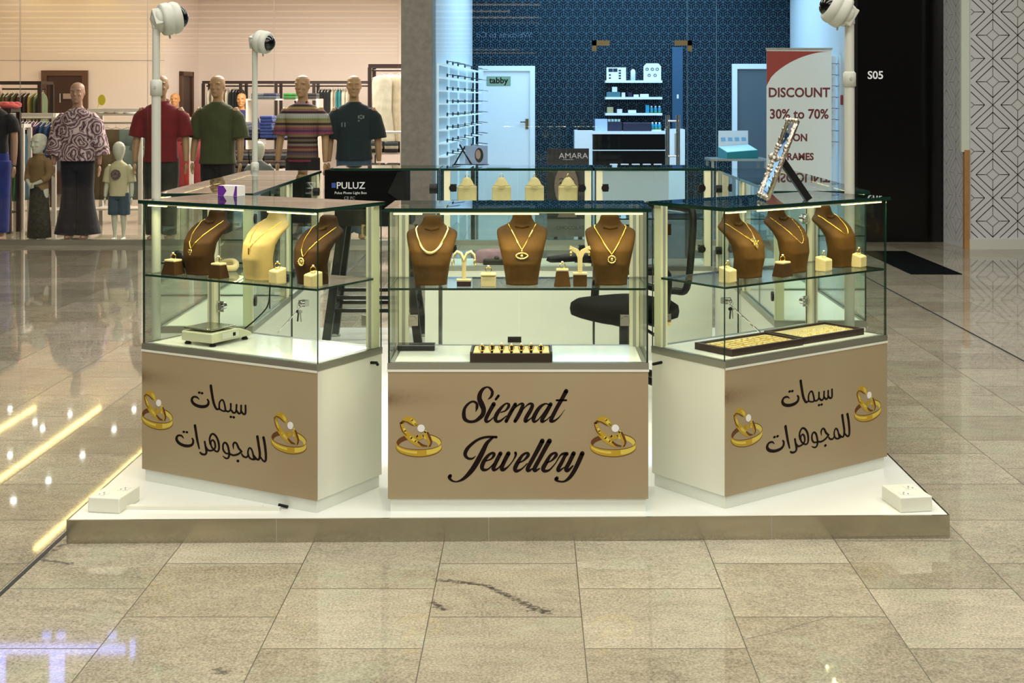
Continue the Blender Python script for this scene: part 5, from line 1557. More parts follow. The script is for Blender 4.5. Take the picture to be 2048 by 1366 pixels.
def stripes(cols, z0, z1):
    m = bpy.data.materials.new('woven_stripes'); m.use_nodes = True; nt = m.node_tree; p = nt.nodes['Principled BSDF']
    tc = N(nt, 'ShaderNodeTexCoord'); sp = N(nt, 'ShaderNodeSeparateXYZ'); nt.links.new(tc.outputs['Object'], sp.inputs[0])
    t = math_node(nt, 'MULTIPLY_ADD', sp.outputs[2], 1 / (z1 - z0), -z0 / (z1 - z0), clamp=True)
    r = N(nt, 'ShaderNodeValToRGB'); e = r.color_ramp; e.interpolation = 'CONSTANT'
    n = len(cols)
    e.elements[0].position = 0; e.elements[0].color = lin(cols[0]); e.elements[1].position = 1 / n; e.elements[1].color = lin(cols[1])
    for i in range(2, n): x = e.elements.new(i / n); x.color = lin(cols[i])
    nt.links.new(t, r.inputs[0])
    w = math_node(nt, 'SINE', math_node(nt, 'MULTIPLY', sp.outputs[0], 330.0))
    c = mix_col(nt, math_node(nt, 'MULTIPLY', math_node(nt, 'GREATER_THAN', w, .3), .28), r.outputs[0], lin('2a1820'))
    nt.links.new(c, p.inputs['Base Color']); p.inputs['Roughness'].default_value = .85
    return m


def cloth(hexc, name='cloth', vary=.16): return mat(name, hexc, .88, sheen=.08, vary=vary, vscale=9)


NAVY = cloth('0d0d1c', 'navy_cloth'); BLACKC = cloth('101012', 'black_cloth')
CLOTH_Y = 15.28
o, h = mannequin(-12, CLOTH_Y, 'woman', 'mannequin cut by the picture edge in a black top and blue trousers', M['skin_pink'], R(-6))
wear(o, top_mb('woman', .55, .92, .11, .036), h, 'blouse', BLACKC); wear(o, legs_mb('woman', .05, (.054, .05, .046)), h, 'trousers', cloth('1c2d7a'))
o, h = mannequin(78, CLOTH_Y - .02, 'girl', 'white child mannequin in a tan shirt and dark patterned skirt, hands joined', M['skin_white'], R(-22))
shirt = wear(o, top_mb('girl', .49, .92), h, 'shirt', cloth('836a44'), .007)
mb = MB(); mb.tube([(.041 * math.cos(2 * PI * k / 20) * h, (.006 + .040 * math.sin(2 * PI * k / 20)) * h, .806 * h) for k in range(20)], .012, 8, closed=True); mb.build('collar', cloth('8c724a'), shirt)
mb = MB(); mb.loft([ell_ring(0, .003, z * h, a * h, d * h, 24, .95) for z, a, d in ((.03, .118, .095), (.20, .106, .085), (.38, .094, .075), (.50, .088, .07), (.53, .08, .062))])
mb.build('skirt', mat('dark_print', '2c2c26', .85, vary=.7, vscale=40), o)
o, h = mannequin(155, CLOTH_Y + .14, 'woman', 'mannequin in a paisley blouse and flared navy trousers', M['skin_pink'], R(3))
wear(o, top_mb('woman', .50, 1.16, .26, .066, 1.12), h, 'blouse', paisley()); wear(o, legs_mb('woman', bell=True), h, 'trousers', NAVY)
o, h = mannequin(238, CLOTH_Y - .02, 'boy', 'white child mannequin in a cream T-shirt with a round print and denim shorts', M['skin_white'], R(-4))
tee = wear(o, top_mb('boy', .47, 1.0, .17, .046, 1.02), h, 't_shirt', cloth('c6bf98', vary=.06), .007)
mb = MB(); mb.lathe([(.055, 0), (.055, .004)], 26); pr_ = MB()
pr_.prism([(.058 * math.cos(2 * PI * k / 26), .058 * math.sin(2 * PI * k / 26)) for k in range(26)], lambda u_, v_, d_: (-.006 + u_, -.0905 + .25 * (v_ ** 2) * 0 - d_ + abs(u_) * .12, .70 * h * .955 + v_), 0, .004)
pr_.build('chest_print', mat('round_print', '6a5c58', .8, vary=.8, vscale=60), tee)
wear(o, legs_mb('boy', .27, short=True), h, 'shorts', cloth('2f4a5c'), .007)
o, h = mannequin(322, CLOTH_Y, 'man', 'mannequin in a dark red shirt behind the tall white pole', M['skin'], R(4))
wear(o, top_mb('man', .475, 1.04, .165, .050, 1.05, True), h, 'shirt', cloth('6e1418')); wear(o, legs_mb('man'), h, 'trousers', cloth('2b2e26'))
o, h = mannequin(435, CLOTH_Y + .12, 'man', 'mannequin in an olive green T-shirt and black trousers', M['skin'], R(-10))
wear(o, top_mb('man', .46, 1.12, .175, .054, 1.06), h, 't_shirt', cloth('3c4420')); wear(o, legs_mb('man'), h, 'trousers', BLACKC)
o, h = mannequin(605, CLOTH_Y, 'man', 'mannequin in a multicoloured striped polo shirt', M['skin'], R(-12))
ST = ['6c6c68', '7a2a3c', '2a1c1c', '6c5a3e', '5c4450', '38383c', '8a5a40', '5a2a30', '7c7468', '241c20', '6a5844', '2a2224', '7c6850', '8a4a50', '5a2a5c', '7a4a4a', '8c6c54', '2a2020', '94845c', '7c8450', 'a4a69c', 'a8a8a0', '2a1c22', '8a5a5c', '94884c', '3a2a2c', '9a7c80', '6a4a54']
sh_ = wear(o, top_mb('man', .475, 1.0, .155, .048), h, 'polo_shirt', stripes(ST[:28], .46 * h, .85 * h))
mb = MB(); mb.tube([(s * .04 * h, -.030 * h + abs(s) * .012, (.842 - .055 * (1 - abs(s))) * h) for s in (-1, -.5, 0, .5, 1)], .011, 8); mb.build('collar', cloth('3a2a32'), sh_)
wear(o, legs_mb('man'), h, 'trousers', BLACKC)
o, h = mannequin(708, CLOTH_Y + .16, 'man', 'mannequin in a dark teal T-shirt with a grey print and jeans', M['skin'], R(5))
tee = wear(o, top_mb('man', .485, 1.12, .18, .055, 1.04), h, 't_shirt', cloth('0d2428'))
mb = MB()
for k in range(7): mb.obox((.06 + .026 * (k % 3), -.134, .735 * h + .03 - .026 * (k // 3) + .008 * (k % 2)), .020, .004, .018)
for k in range(5): mb.obox((-.13 + .034 * k, -.133, .70 * h), .012, .004, .05)
mb.build('chest_print', mat('grey_print_ink', '6c7a7c', .8), tee)
wear(o, legs_mb('man'), h, 'jeans', cloth('3a5468'))
o, h = mannequin(518, CLOTH_Y + .1, 'boy', 'white child mannequin in a grey hooded top behind the rear camera pole', M['skin_white'], R(6))
wear(o, top_mb('boy', .46, 1.1, .30, .040), h, 'hooded_top', cloth('6a706c'), .008); wear(o, legs_mb('boy'), h, 'trousers', cloth('3a3c40'), .008)
for px, lab, c in ((350, 'tan-headed mannequin standing back among the rails behind the red shirt', '7a2020'), (483, 'tan-headed mannequin in purple standing back among the rails', '2c2560')):
    o, h = mannequin(px, 22.3, 'man', lab, mat('tan_skin', 'c08a58', .5), 0); o.scale = (.91,) * 3
    wear(o, top_mb('man', .48, 1.0), h, 't_shirt', cloth(c), .014); wear(o, legs_mb('man'), h, 'trousers', cloth('24242a'), .014)
    o['group'] = 'mannequins among the rails'

# --- rails and garments
M['rack_dark'] = mat('dark_rack', '2a1a16', .45); M['rack_white'] = mat('white_rail', 'cfcac0', .35)


def rack(x0, x1, Y, ztop, zrail, m, label, shelves=(), depth=.5, posts=None):
    o = thing('clothing_rack', label, 'rack', ((x0 + x1) / 2, Y, 0)); xa, xb = x0 - (x0 + x1) / 2, x1 - (x0 + x1) / 2
    mb = MB()
    for dy in (-depth / 2, depth / 2): mb.box(xa, dy - .02, ztop - .045, xb, dy + .02, ztop)
    for x in (xa, xb): mb.box(x - .02, -depth / 2, ztop - .045, x + .02, depth / 2, ztop)
    mb.build('top_frame', m, o)
    for x in (posts or (xa, xb)):
        for dy in (-depth / 2, depth / 2):
            mb = MB(); mb.box(x - .025, dy - .022, 0, x + .025, dy + .022, ztop - .045); mb.build('post', m, o)
    if zrail:
        mb = MB(); mb.tube([(xa, 0, zrail), (xb, 0, zrail)], .013, 8); mb.build('rail', M['rack_white'] if m is not M['rack_dark'] else m, o)
    for z in shelves:
        mb = MB(); mb.box(xa + .026, -depth / 2 + .023, z - .02, xb - .026, depth / 2 - .023, z); mb.build('shelf', m if m is not M['rack_white'] else M['rack_white'], o)
    return o


def garment_proto(kind):
    mb = MB()
    if kind == 'top':
        S = [(0, .012, .05), (-.02, .020, .09), (-.06, .030, .19), (-.12, .034, .215), (-.35, .034, .21), (-.62, .038, .215), (-.66, .036, .21)]
        mb.loft([[(a * math.cos(2 * PI * j / 18) * (1 + .25 * math.sin(5 * j + z * 9)), b * math.sin(2 * PI * j / 18), z - .05) for j in range(18)] for z, a, b in S])
    elif kind == 'long':
        S = [(0, .012, .05), (-.03, .026, .16), (-.1, .034, .19), (-.5, .036, .18), (-.9, .05, .24), (-1.05, .055, .25)]
        mb.loft([[(a * math.cos(2 * PI * j / 18) * (1 + .3 * math.sin(5 * j + z * 7)), b * math.sin(2 * PI * j / 18), z - .05) for j in range(18)] for z, a, b in S])
    else:
        S = [(0, .04, .17), (-.2, .045, .20), (-.25, .05, .21)]
        mb.loft([ell_ring(0, 0, z - .06, b, a, 18) for z, a, b in [(0, .03, .17), (-.15, .04, .19), (-.27, .045, .20)]])
        for s_ in (-1, 1): mb.loft([ell_ring(s_ * x, 0, z - .06, b, .04, 14) for z, b, x in ((-.22, .095, .10), (-.5, .085, .11), (-.85, .09, .125), (-.95, .092, .13))])
    return mb


GP = {}
for kd in ('top', 'long', 'trousers'):
    GP[kd] = garment_proto(kd)
_hang = MB(); _hang.tube([(0, 0, -.03), (0, 0, .0), (0, .012, .012), (0, .0, .026), (0, -.010, .018)], .003, 6); _hang.tube([(0, -.19, -.10), (0, 0, -.03), (0, .19, -.10)], .005, 6)
CM = {}


def hang(kind, x, y, z, col, label, group, turn=0.0, k=1.0):
    c = CM.setdefault(col, cloth(col))
    key = kind
    o = thing('hanging_garment', label, 'garment', (x, y, z - .014), turn, group)
    if kind + '_me' not in GP:
        a = GP[kind].build('cloth', c, o); b = _hang.build('hanger', M['rack_white'], o)
        if kind == 'trousers': b.rotation_euler = (0, 0, R(90))
        GP[kind + '_me'] = (a, b)
    else:
        for src in GP[kind + '_me']:
            d = src.copy(); C.objects.link(d); d.parent = o
    cl = o.children[0] if o.children[0].name.startswith('cloth') else o.children[1]
    cl.material_slots[0].link = 'OBJECT'; cl.material_slots[0].material = c
    o.scale = (1, k, k)
    return o


NAMES = {'5a6428': 'olive green', '4a4026': 'dark khaki', '3a1e18': 'dark brown', '8a7a3c': 'yellow printed', '5c6a4a': 'green printed', '1e2450': 'navy blue', '5a68a8': 'periwinkle blue', '6a3a70': 'purple', '7a2a48': 'magenta', '2a4a7a': 'denim blue', '284a58': 'teal',
         '5c9a60': 'bright green', '6a9a98': 'aqua', '5a4c30': 'khaki', '6a7a70': 'grey-green', '121214': 'black', 'c4bca8': 'cream', '2a7a80': 'turquoise', 'a48a70': 'beige', '7a2024': 'red', 'b8b4a0': 'off-white', 'a03028': 'bright red', 'b4aa90': 'ivory', '3c3c40': 'charcoal'}


def row(kind, pxs, Y, zrail, cols, where, k=1.0, turn=0.0):
    for i, px in enumerate(pxs):
        c = cols[i % len(cols)]
        hang(kind, (px - CX) / FPX * Y, Y, zrail, c, '%s garment hanging on %s' % (NAMES[c], where), 'garments on ' + where, turn + R(6 * math.sin(i * 2.1)), k)


gxY = lambda px, Y: (px - CX) / FPX * Y
rack(gxY(-60, 19.6), gxY(92, 19.6), 19.6, 1.87, 1.76, M['rack_dark'], 'tall dark rack near the brown door with olive and brown garments', (.35,))
row('top', (-30, -20, -8, 4, 14, 24, 33, 43, 50, 57, 64, 70, 78, 86), 19.6, 1.76, ['5a6428', '5a6428', '5a6428', '5a6428', '4a4026', '4a4026', '4a4026', '3a1e18', '3a1e18', '3a1e18', '8a7a3c', '8a7a3c', '5c6a4a', '5c6a4a'], 'the tall dark rack near the brown door')
rack(gxY(20, 17.4), gxY(122, 17.4), 17.4, 1.43, 1.37, M['rack_white'], 'white rail of blue and purple garments behind the tan shirt', (.2,))
row('top', (46, 53, 60, 67, 74, 82, 90, 97, 104, 111, 117), 17.4, 1.37, ['1e2450', '5a68a8', '1e2450', '6a3a70', '7a2a48', '1e2450', '2a4a7a', '284a58', '2a4a7a', '3a1e18', '121214'], 'the white rail behind the tan shirt', .95)
rack(gxY(-70, 16.3), gxY(28, 16.3), 16.3, 1.50, 1.40, M['rack_dark'], 'low dark rack at the picture edge with a coral cloth on top', (.25,), .3)
row('long', (30, 37, 44), 16.9, 1.24, ['6a9a98', '5c9a60', '284a58'], 'the short rail beside the low dark rack', .8)
rack(gxY(24, 16.9), gxY(52, 16.9), 16.9, 1.30, 1.24, M['rack_white'], 'short white rail with green and aqua garments', (), .25)
mb = MB(); mb.loft([ell_ring(0, 0, z, a, b, 22) for z, a, b in ((0, .16, .10), (.02, .20, .12), (.05, .17, .10), (.075, .09, .06), (.08, .02, .02))])
for k in range(6): mb.ell((-.14 + .056 * k, -.05 + .03 * (k % 3), .045), .06, .05, .035, 10, 8)
tag(mb.build('draped_cloth', cloth('c85a58'), loc=(gxY(10, 16.3), 16.3, 1.501)), 'crumpled coral cloth lying on the low dark rack', 'cloth')
rack(gxY(190, 17.6), gxY(292, 17.6), 17.6, 1.49, 1.30, M['rack_white'], 'white rack of trousers behind the cream T-shirt', (1.42, .2))
row('trousers', (214, 232), 17.4, 1.29, ['5a4c30', '5a4c30'], 'the white trouser rack', .95)
row('trousers', (256, 274), 17.4, 1.29, ['6a7a70', '6a7a70'], 'the white trouser rack', .95)
row('trousers', (360, 376), 18.4, 1.30, ['a03028', '7a2024'], 'the rail behind the red and green shirts', .9)
rack(gxY(345, 18.4), gxY(392, 18.4), 18.4, 1.36, 1.30, M['rack_white'], 'short white rail behind the red and green shirts')
for k, (px, c) in enumerate(((205, 'c4bca8'), (222, 'a48a70'), (243, 'c4bca8'), (262, 'c8ccc4'))):
    mb = MB(); mb.loft([ell_ring(0, 0, z, a, b, 18) for z, a, b in ((0, .07, .10), (.015, .085, .12), (.05, .075, .11), (.065, .03, .05))])
    tag(mb.build('folded_cloth', cloth(c), loc=(gxY(px, 17.6), 17.6, 1.4205)), 'pale folded cloth on the top shelf of the white trouser rack', 'folded cloth', 'folded cloths on the white trouser rack')
q = at(203, 206, 17.35)
mb = MB(); mb.prism([(.05 * math.cos(2 * PI * k / 20), .07 * math.sin(2 * PI * k / 20)) for k in range(20)], lambda u_, v_, d_: (u_, d_, v_), 0, .006)
mb.tube([(-.06, .01, -.12), (-.03, .01, 0)], .005, 6)
o = mb.build('price_card', mat('yellow_card', 'c8bc30', .6), loc=(q.x, 17.36, 1.60)); tag(o, 'round yellow price card clipped above the white trouser rack', 'card')
# long rack by the rear wall
rack(gxY(413, 23.2), gxY(745, 23.2), 23.2, 1.925, 1.84, M['rack_dark'], 'long dark rack along the rear wall', (.4,), .45, [gxY(p, 23.2) - gxY(579, 23.2) for p in (413, 487, 557, 632, 745)])
row('top', range(420, 462, 6), 23.2, 1.84, ['c4bca8', 'a48a70', 'c4bca8', 'b4aa90'], 'the long dark rack', .9)
row('top', range(464, 486, 4), 23.2, 1.84, ['121214'], 'the long dark rack', .9)
row('top', range(640, 664, 4), 23.2, 1.84, ['121214'], 'the long dark rack', .9)
row('top', range(666, 700, 5), 23.2, 1.84, ['c4bca8', 'a48a70', '2a7a80', '2a7a80', 'b8b4a0', 'c4bca8'], 'the long dark rack', .9)
# display units with folded clothes
def shelf_unit(x0, x1, Y, zs, m, label, depth=.5):
    o = thing('shelf_unit', label, 'shelf', ((x0 + x1) / 2, Y, 0)); w = (x1 - x0) / 2
    for s_ in (-1, 1):
        mb = MB(); mb.box(s_ * w - .015, -depth / 2, 0, s_ * w + .015, depth / 2, zs[-1]); mb.build('side_panel', m, o)
    for z in zs:
        mb = MB(); mb.box(-w + .016, -depth / 2, z - .025, w - .016, depth / 2, z); mb.build('shelf', m, o)
    return o


FM = {}


def fold_stack(x, Y, z, cols, where, w=.30, t=.045):
    for k, c in enumerate(cols):
        cm = CM.setdefault(c, cloth(c))
        if 'm' not in FM:
            mb = MB(); mb.box(-.15, -.19, 0, .15, .19, .043); FM['m'] = mb.build('folded_garment', cm, bevel=.014, seg=3); d = FM['m']
        else:
            d = FM['m'].copy(); C.objects.link(d)
        d.location = (x + .006 * math.sin(k * 3), Y, z + .0005 + k * .0435); d.scale = (w / .30, 1, 1); d.rotation_euler = (0, 0, R(1.5 * math.sin(k * 5 + x)))
        d.material_slots[0].link = 'OBJECT'; d.material_slots[0].material = cm
        tag(d, '%s folded garment on %s' % (NAMES.get(c, 'coloured'), where), 'folded garment', 'folded garments on ' + where)


NAMES.update({'1c2f6a': 'royal blue', '262a3e': 'dark navy', '54585c': 'slate grey', '3f4a54': 'blue-grey', '2c6a2c': 'green', '6c6658': 'taupe', '20201f': 'black', '4c4038': 'brown'})
U1 = shelf_unit(gxY(472, 18.6), gxY(590, 18.6), 18.6, (.32, .70, 1.08), M['black'], 'dark shelf unit piled with blue jeans behind the striped polo shirt')
w1 = 'the dark shelf unit behind the striped polo shirt'
for px, cols in ((490, ['262a3e'] * 5), (512, ['262a3e'] * 3), (540, ['1c2f6a'] * 7), (565, ['1c2f6a', '262a3e', '262a3e'])):
    fold_stack(gxY(px, 18.6), 18.5, 1.08, cols, w1, .17)
for z, cc in ((.70, ['3c3c40', '4c4038', '20201f', '54585c', '4c4038']), (.32, ['54585c', '20201f', '6c6658', '3c3c40'])):
    for px in (492, 520, 548, 573): fold_stack(gxY(px, 18.6), 18.5, z, cc, w1, .17)
mb = MB(); mb.box(-.05, -.004, 0, .05, .004, .07); tag(mb.build('price_card', M['carton'], loc=(gxY(532, 18.6), 18.34, 1.085 - .085)), 'white price card on the dark shelf unit below the blue jeans', 'card')
U3 = shelf_unit(gxY(500, 21.4), gxY(640, 21.4), 21.4, (.5, 1.0, 1.62), M['rack_white'], 'white shelf unit before the long dark rack')
w3 = 'the white shelf unit before the long dark rack'
for px, cols in ((522, ['3f4a54', '54585c']), (546, ['3f4a54', '262a3e']), (585, ['2c6a2c', '2c6a2c']), (625, ['20201f', '20201f'])): fold_stack(gxY(px, 21.4), 21.3, 1.62, cols, w3, .2)
U2 = shelf_unit(gxY(742, 17.2), gxY(806, 17.2), 17.2, (.30, .62, .94, 1.20), M['rack_white'], 'white shelf unit of folded clothes beside the stone pillar')
w2 = 'the white shelf unit beside the stone pillar'
for z, cc in ((.30, ['54585c', '20201f', '6c6658', 'b8b4a0']), (.62, ['6c6658', '20201f', 'b8b4a0', '54585c']), (.94, ['20201f', 'b8b4a0', '3f4a54'])):
    for px in (756, 787): fold_stack(gxY(px, 17.2), 17.1, z, cc, w2, .17)
rack(gxY(744, 18.3), gxY(830, 18.3), 18.3, 2.08, 2.0, M['rack_dark'], 'tall dark rack of white robes beside the stone pillar', (.3,))
row('long', (764, 781, 798), 18.3, 2.0, ['b8b4a0', 'b4aa90', 'b8b4a0'], 'the tall dark rack beside the stone pillar', .95, R(55))

# ================================================================ THE OPTICIAN
M['opt_white'] = mat('white_furniture', 'dfe6ea', .3); M['opt_black'] = mat('black_panel', '020203', .5, spec=.1); M['opt_navy'] = mat('navy_box', '101a38', .5)
BY = 19.995
a_ = at(957, 132, 20.0); b_ = at(1070, 132, 20.0)
d = framed_door('door_4', a_.x, b_.x, a_.z, BY, M['opt_white'], M['opt_white'], .075, .07); d['label'] = 'white door of the optician with a small plate'
mb = MB(); q = at(997, 162, 19.9); mb.box(q.x - .178, BY - .044, q.z - .07, q.x + .178, BY - .036, q.z + .07); mb.build('name_plate', mat('sage_plate', '7f9a80', .5), d, bevel=.004)
text_mesh('tabby', .125, M['ink'], 'plate_lettering', d, (q.x, BY - .045, q.z + .005), bold=.003)
q = at(1054, 248, 19.9); mb = MB(); mb.box(q.x - .022, BY - .046, q.z - .075, q.x + .022, BY - .036, q.z + .075); mb.tube([(q.x, BY - .044, q.z + .03), (q.x, BY - .085, q.z + .03), (q.x - .10, BY - .085, q.z + .03)], .010, 8); mb.build('door_handle', M['brass'], d)
a_ = at(1463, 128, 20.0)
d = framed_door('door_5', a_.x, OX1 - .04, a_.z, BY, mat('grey_door', '4c5a62', .4), M['opt_white'], .075, .07); d['label'] = 'grey door in a white frame behind the discount banner'

# wall shelves and what stands on them
WS = []
for k, (y0, lab) in enumerate(((161, 'top white wall shelf on the navy wallpaper'), (194, 'middle white wall shelf on the navy wallpaper'), (226, 'lowest white wall shelf on the navy wallpaper'))):
    a_ = at(1210, y0, 19.85); b_ = at(1323, y0, 19.85)
    mb = MB(); mb.box(a_.x, 19.72, a_.z - .035, b_.x, 19.994, a_.z); tag(mb.build('wall_shelf', M['opt_white']), lab, 'shelf'); WS.append(a_.z)
SY = 19.80


def shelf_box(px0, px1, z, hpx, m, label, cat, name, depth=.08, y=SY, grp=None, bevel=0):
    x0, x1 = gxY(px0, y), gxY(px1, y); hh = hpx / FPX * y
    mb = MB(); mb.box(x0, y - depth / 2, z + .0005, x1, y + depth / 2, z + hh)
    return tag(mb.build(name, m, bevel=bevel), label, cat, grp)


o = shelf_box(1213, 1252, WS[0], 26, M['opt_white'], 'white brochure board with small pictures on the top wall shelf', 'board', 'brochure_board', .02)
mb = MB(); x0 = gxY(1213, SY); w = gxY(1252, SY) - x0
for fx, fz, sx, sz in ((.1, .66, .22, .26), (.34, .66, .22, .26), (.12, .36, .1, .12), (.12, .12, .1, .12), (.62, .70, .12, .12), (.62, .50, .12, .12), (.62, .30, .12, .12), (.62, .10, .12, .12)):
    mb.box(x0 + fx * w, SY - .0125, WS[0] + fz * .19, x0 + (fx + sx) * w, SY - .0105, WS[0] + (fz + sz) * .19)
mb.build('picture', M['opt_navy'], o)
mb = MB(); mb.lathe([(.035, 0), (.037, .10), (.035, .14), (.022, .16), (.004, .165)], 16); tag(mb.build('bottle', M['opt_white'], loc=(gxY(1266, SY), SY, WS[0] + .0005)), 'white bottle on the top wall shelf', 'bottle')
x0, x1 = gxY(1287, SY), gxY(1322, SY); zz = WS[0]; hh = .25
mb = MB(); mb.prism([(x0, 0), (x1, 0), (x1, hh * .82), (x1 - .04, hh), (x0 + .04, hh), (x0, hh * .82)], lambda u_, v_, d_: (u_, SY - d_, zz + .0005 + v_), -.01, .01)
o = tag(mb.build('display_board', M['opt_white']), 'white board of sample lenses on the top wall shelf', 'board')
mb = MB()
for k, (fx, fz) in enumerate(((.2, .66), (.5, .66), (.78, .66), (.32, .30), (.66, .30))):
    xx = x0 + fx * (x1 - x0); mb.tube([(xx + .02 * math.cos(2 * PI * j / 14), SY - .013, zz + fz * hh + .018 * math.sin(2 * PI * j / 14)) for j in range(14)], .004, 6, closed=True)
mb.build('lens_print', M['opt_navy'], o)
TEAL = mat('teal_carton', '3c6c78', .5); CYAN = mat('cyan_carton', '1c8cae', .45); GREENC = mat('green_label', '3c8a5c', .5)
shelf_box(1213, 1240, WS[1], 10, TEAL, 'teal carton on the middle wall shelf', 'carton', 'carton', .1)
shelf_box(1224, 1234, WS[1] + .0745, 10, M['opt_white'], 'small white carton standing on the teal carton', 'carton', 'carton')
for px0, px1, hp, m, lab in ((1243, 1250, 9, M['carton'], 'small cream carton on the middle wall shelf'), (1256, 1264, 9, M['opt_navy'], 'small navy carton on the middle wall shelf'), (1267, 1277, 5, M['opt_white'], 'flat white carton on the middle wall shelf'), (1280, 1297, 6, M['opt_white'], 'long flat white case on the middle wall shelf')):
    shelf_box(px0, px1, WS[1], hp, m, lab, 'carton', 'carton')
for px0, px1, hp, m, lab in ((1214, 1226, 12, mat('tan_carton', 'a89a70', .5), 'tan carton on the lowest wall shelf'), (1234, 1244, 8, M['carton'], 'pinkish carton on the lowest wall shelf'), (1256, 1272, 6, M['opt_white'], 'flat white carton on the lowest wall shelf')):
    shelf_box(px0, px1, WS[2], hp, m, lab, 'carton', 'carton')
shelf_box(1291, 1298, WS[2], 16, CYAN, 'tall cyan carton on the lowest wall shelf', 'carton', 'carton')


def bottle(px, z, lab, grp, y=SY):
    o = thing('bottle', lab, 'bottle', (gxY(px, y), y, z + .0005), 0, grp)
    mb = MB(); mb.lathe([(.024, 0), (.024, .07), (.012, .082)], 14); mb.build('bottle_body', CYAN, o)
    mb = MB(); mb.lathe([(.0245, .004), (.0245, .028)], 14); mb.build('bottle_label', GREENC, o)
    mb = MB(); mb.lathe([(.014, .080), (.014, .100), (.010, .104)], 12); mb.build('bottle_cap', M['opt_white'], o)


for px in (1303, 1311, 1319): bottle(px, WS[2], 'cyan lens fluid bottle on the lowest wall shelf', 'bottles on the lowest wall shelf')
# counter
CYo = 19.3
zc = EYE - 62 / FPX * CYo
o = thing('reception_counter', 'white counter with black drawer fronts under the wall shelves', 'counter', (gxY(1256, CYo), CYo, 0))
w = (gxY(1330, CYo) - gxY(1183, CYo)) / 2
mb = MB(); mb.box(-w, -.22, zc - .04, w, .25, zc); mb.build('worktop', M['opt_white'], o)
for z0, z1 in ((zc - .26, zc - .045), (zc - .48, zc - .275)):
    mb = MB(); mb.box(-w + .02, -.20, z0, w - .02, .2, z1); mb.build('drawer_front', M['opt_black'], o)
mb = MB(); mb.box(-w, -.21, zc - .275, w, .2, zc - .262); mb.box(-w, -.205, 0, w, .2, zc - .485); mb.build('counter_body', M['opt_white'], o)
for px0, px1, y0, lab in ((1148, 1184, 260, 'white pedestal at the pillar side of the black-fronted counter'), (1331, 1367, 258, 'white pedestal with a grey strip behind the glass door handle')):
    x0, x1 = gxY(px0, CYo), gxY(px1, CYo); z1 = EYE - (y0 - 200) / FPX * CYo
    o = thing('pedestal', lab, 'pedestal', ((x0 + x1) / 2, CYo, 0)); hw = (x1 - x0) / 2 - .002
    mb = MB(); mb.box(-hw, -.2, 0, hw, .2, z1); mb.build('pedestal_body', M['opt_white'], o)
    if px0 > 1300:
        mb = MB(); mb.box(-.02, -.206, z1 - .36, .03, -.2, z1 - .06); mb.build('grey_strip', M['alu'], o)
    else:
        mb = MB(); mb.box(-.08, -.1, z1, .12, .05, z1 + .02); mb.build('top_slab', M['opt_black'], o)
shelf_box(1190, 1214, zc, 24, mat('pale_blue_box', 'a8c0e6', .5), 'pale blue box at the end of the black-fronted counter', 'box', 'box', .2, CYo - .02)
for k in range(4): shelf_box(1216 + 6.5 * k, 1221 + 6.5 * k, zc + .134, 5, mat('pale_vial', 'a8c8c0', .5), 'small pale vial standing on the navy case', 'vial', 'vial', .03, CYo, 'vials on the navy case')
shelf_box(1214, 1243, zc, 18.2, M['opt_navy'], 'navy case carrying pale vials on the counter', 'case', 'case', .15, CYo)
shelf_box(1245, 1302, zc, 17, mat('deep_navy', '0c1230', .5), 'long dark navy case in the middle of the counter', 'case', 'case', .2, CYo, None, .01)
o = thing('bottle_holder', 'small white holder of cyan bottles at the end of the counter', 'holder', (gxY(1312, CYo), CYo, zc + .0005)); mb = MB(); mb.box(-.07, -.05, 0, .07, .05, .02); mb.build('holder_base', M['opt_white'], o)
for px in (1305, 1312, 1319): bottle(px, zc + .0205, 'cyan lens fluid bottle in the holder on the counter', 'bottles in the counter holder', CYo)
mb = MB(); x0, x1 = gxY(1345, 19.9), gxY(1366, 19.9); mb.box(x0, 19.93, 1.15, x1, 19.994, EYE + 106 / FPX * 19.9)
o = tag(mb.build('wall_panel', mat('teal_panel', '1c4c6c', .4)), 'tall teal panel on the navy wallpaper behind the glass door', 'panel')
mb = MB(); q = at(1356, 193, 19.9); mb.box(q.x - .015, 19.924, q.z - .03, q.x + .012, 19.93, q.z + .03); mb.build('switch', M['opt_white'], o)
# low white desk in front
o = thing('sales_desk', 'low white desk of the optician seen below the black drawer fronts', 'desk', (gxY(1262, 17.4), 17.4, 0)); w = (gxY(1338, 17.4) - gxY(1188, 17.4)) / 2
mb = MB(); mb.box(-w, -.25, .70, w, .25, .735); mb.build('desk_top', M['opt_white'], o); mb = MB(); mb.box(-w + .02, -.23, 0, w - .02, .2, .70); mb.build('desk_body', M['opt_white'], o)
for k in range(5):
    px = 1220 + 22 * k; shelf_box(px, px + 15, .735, 7, M['carton'], 'small white card lying on the low white desk', 'card', 'desk_card', .1, 17.3, 'cards on the low white desk')

# eyewear
GL = MB()
for s_ in (-1, 1):
    GL.tube([(s_ * .034 + .026 * math.cos(2 * PI * j / 14), 0, .020 + .019 * math.sin(2 * PI * j / 14)) for j in range(14)], .0032, 6, closed=True)
    GL.tube([(s_ * .060, 0, .026), (s_ * .066, .04, .026), (s_ * .066, .13, .016)], .0026, 6)
GL.tube([(-.008, 0, .024), (0, -.002, .027), (.008, 0, .024)], .0026, 6)
GLF = GL.build('eyeglasses', mat('dark_frame', '141a20', .3)); _gl = [GLF]


def glasses(p, rz, label, group):
    if _gl: o = _gl.pop()
    else: o = GLF.copy(); C.objects.link(o)
    o.location = p; o.rotation_euler = (0, 0, rz); o.scale = (1.12,) * 3
    return tag(o, label, 'eyeglasses', group)


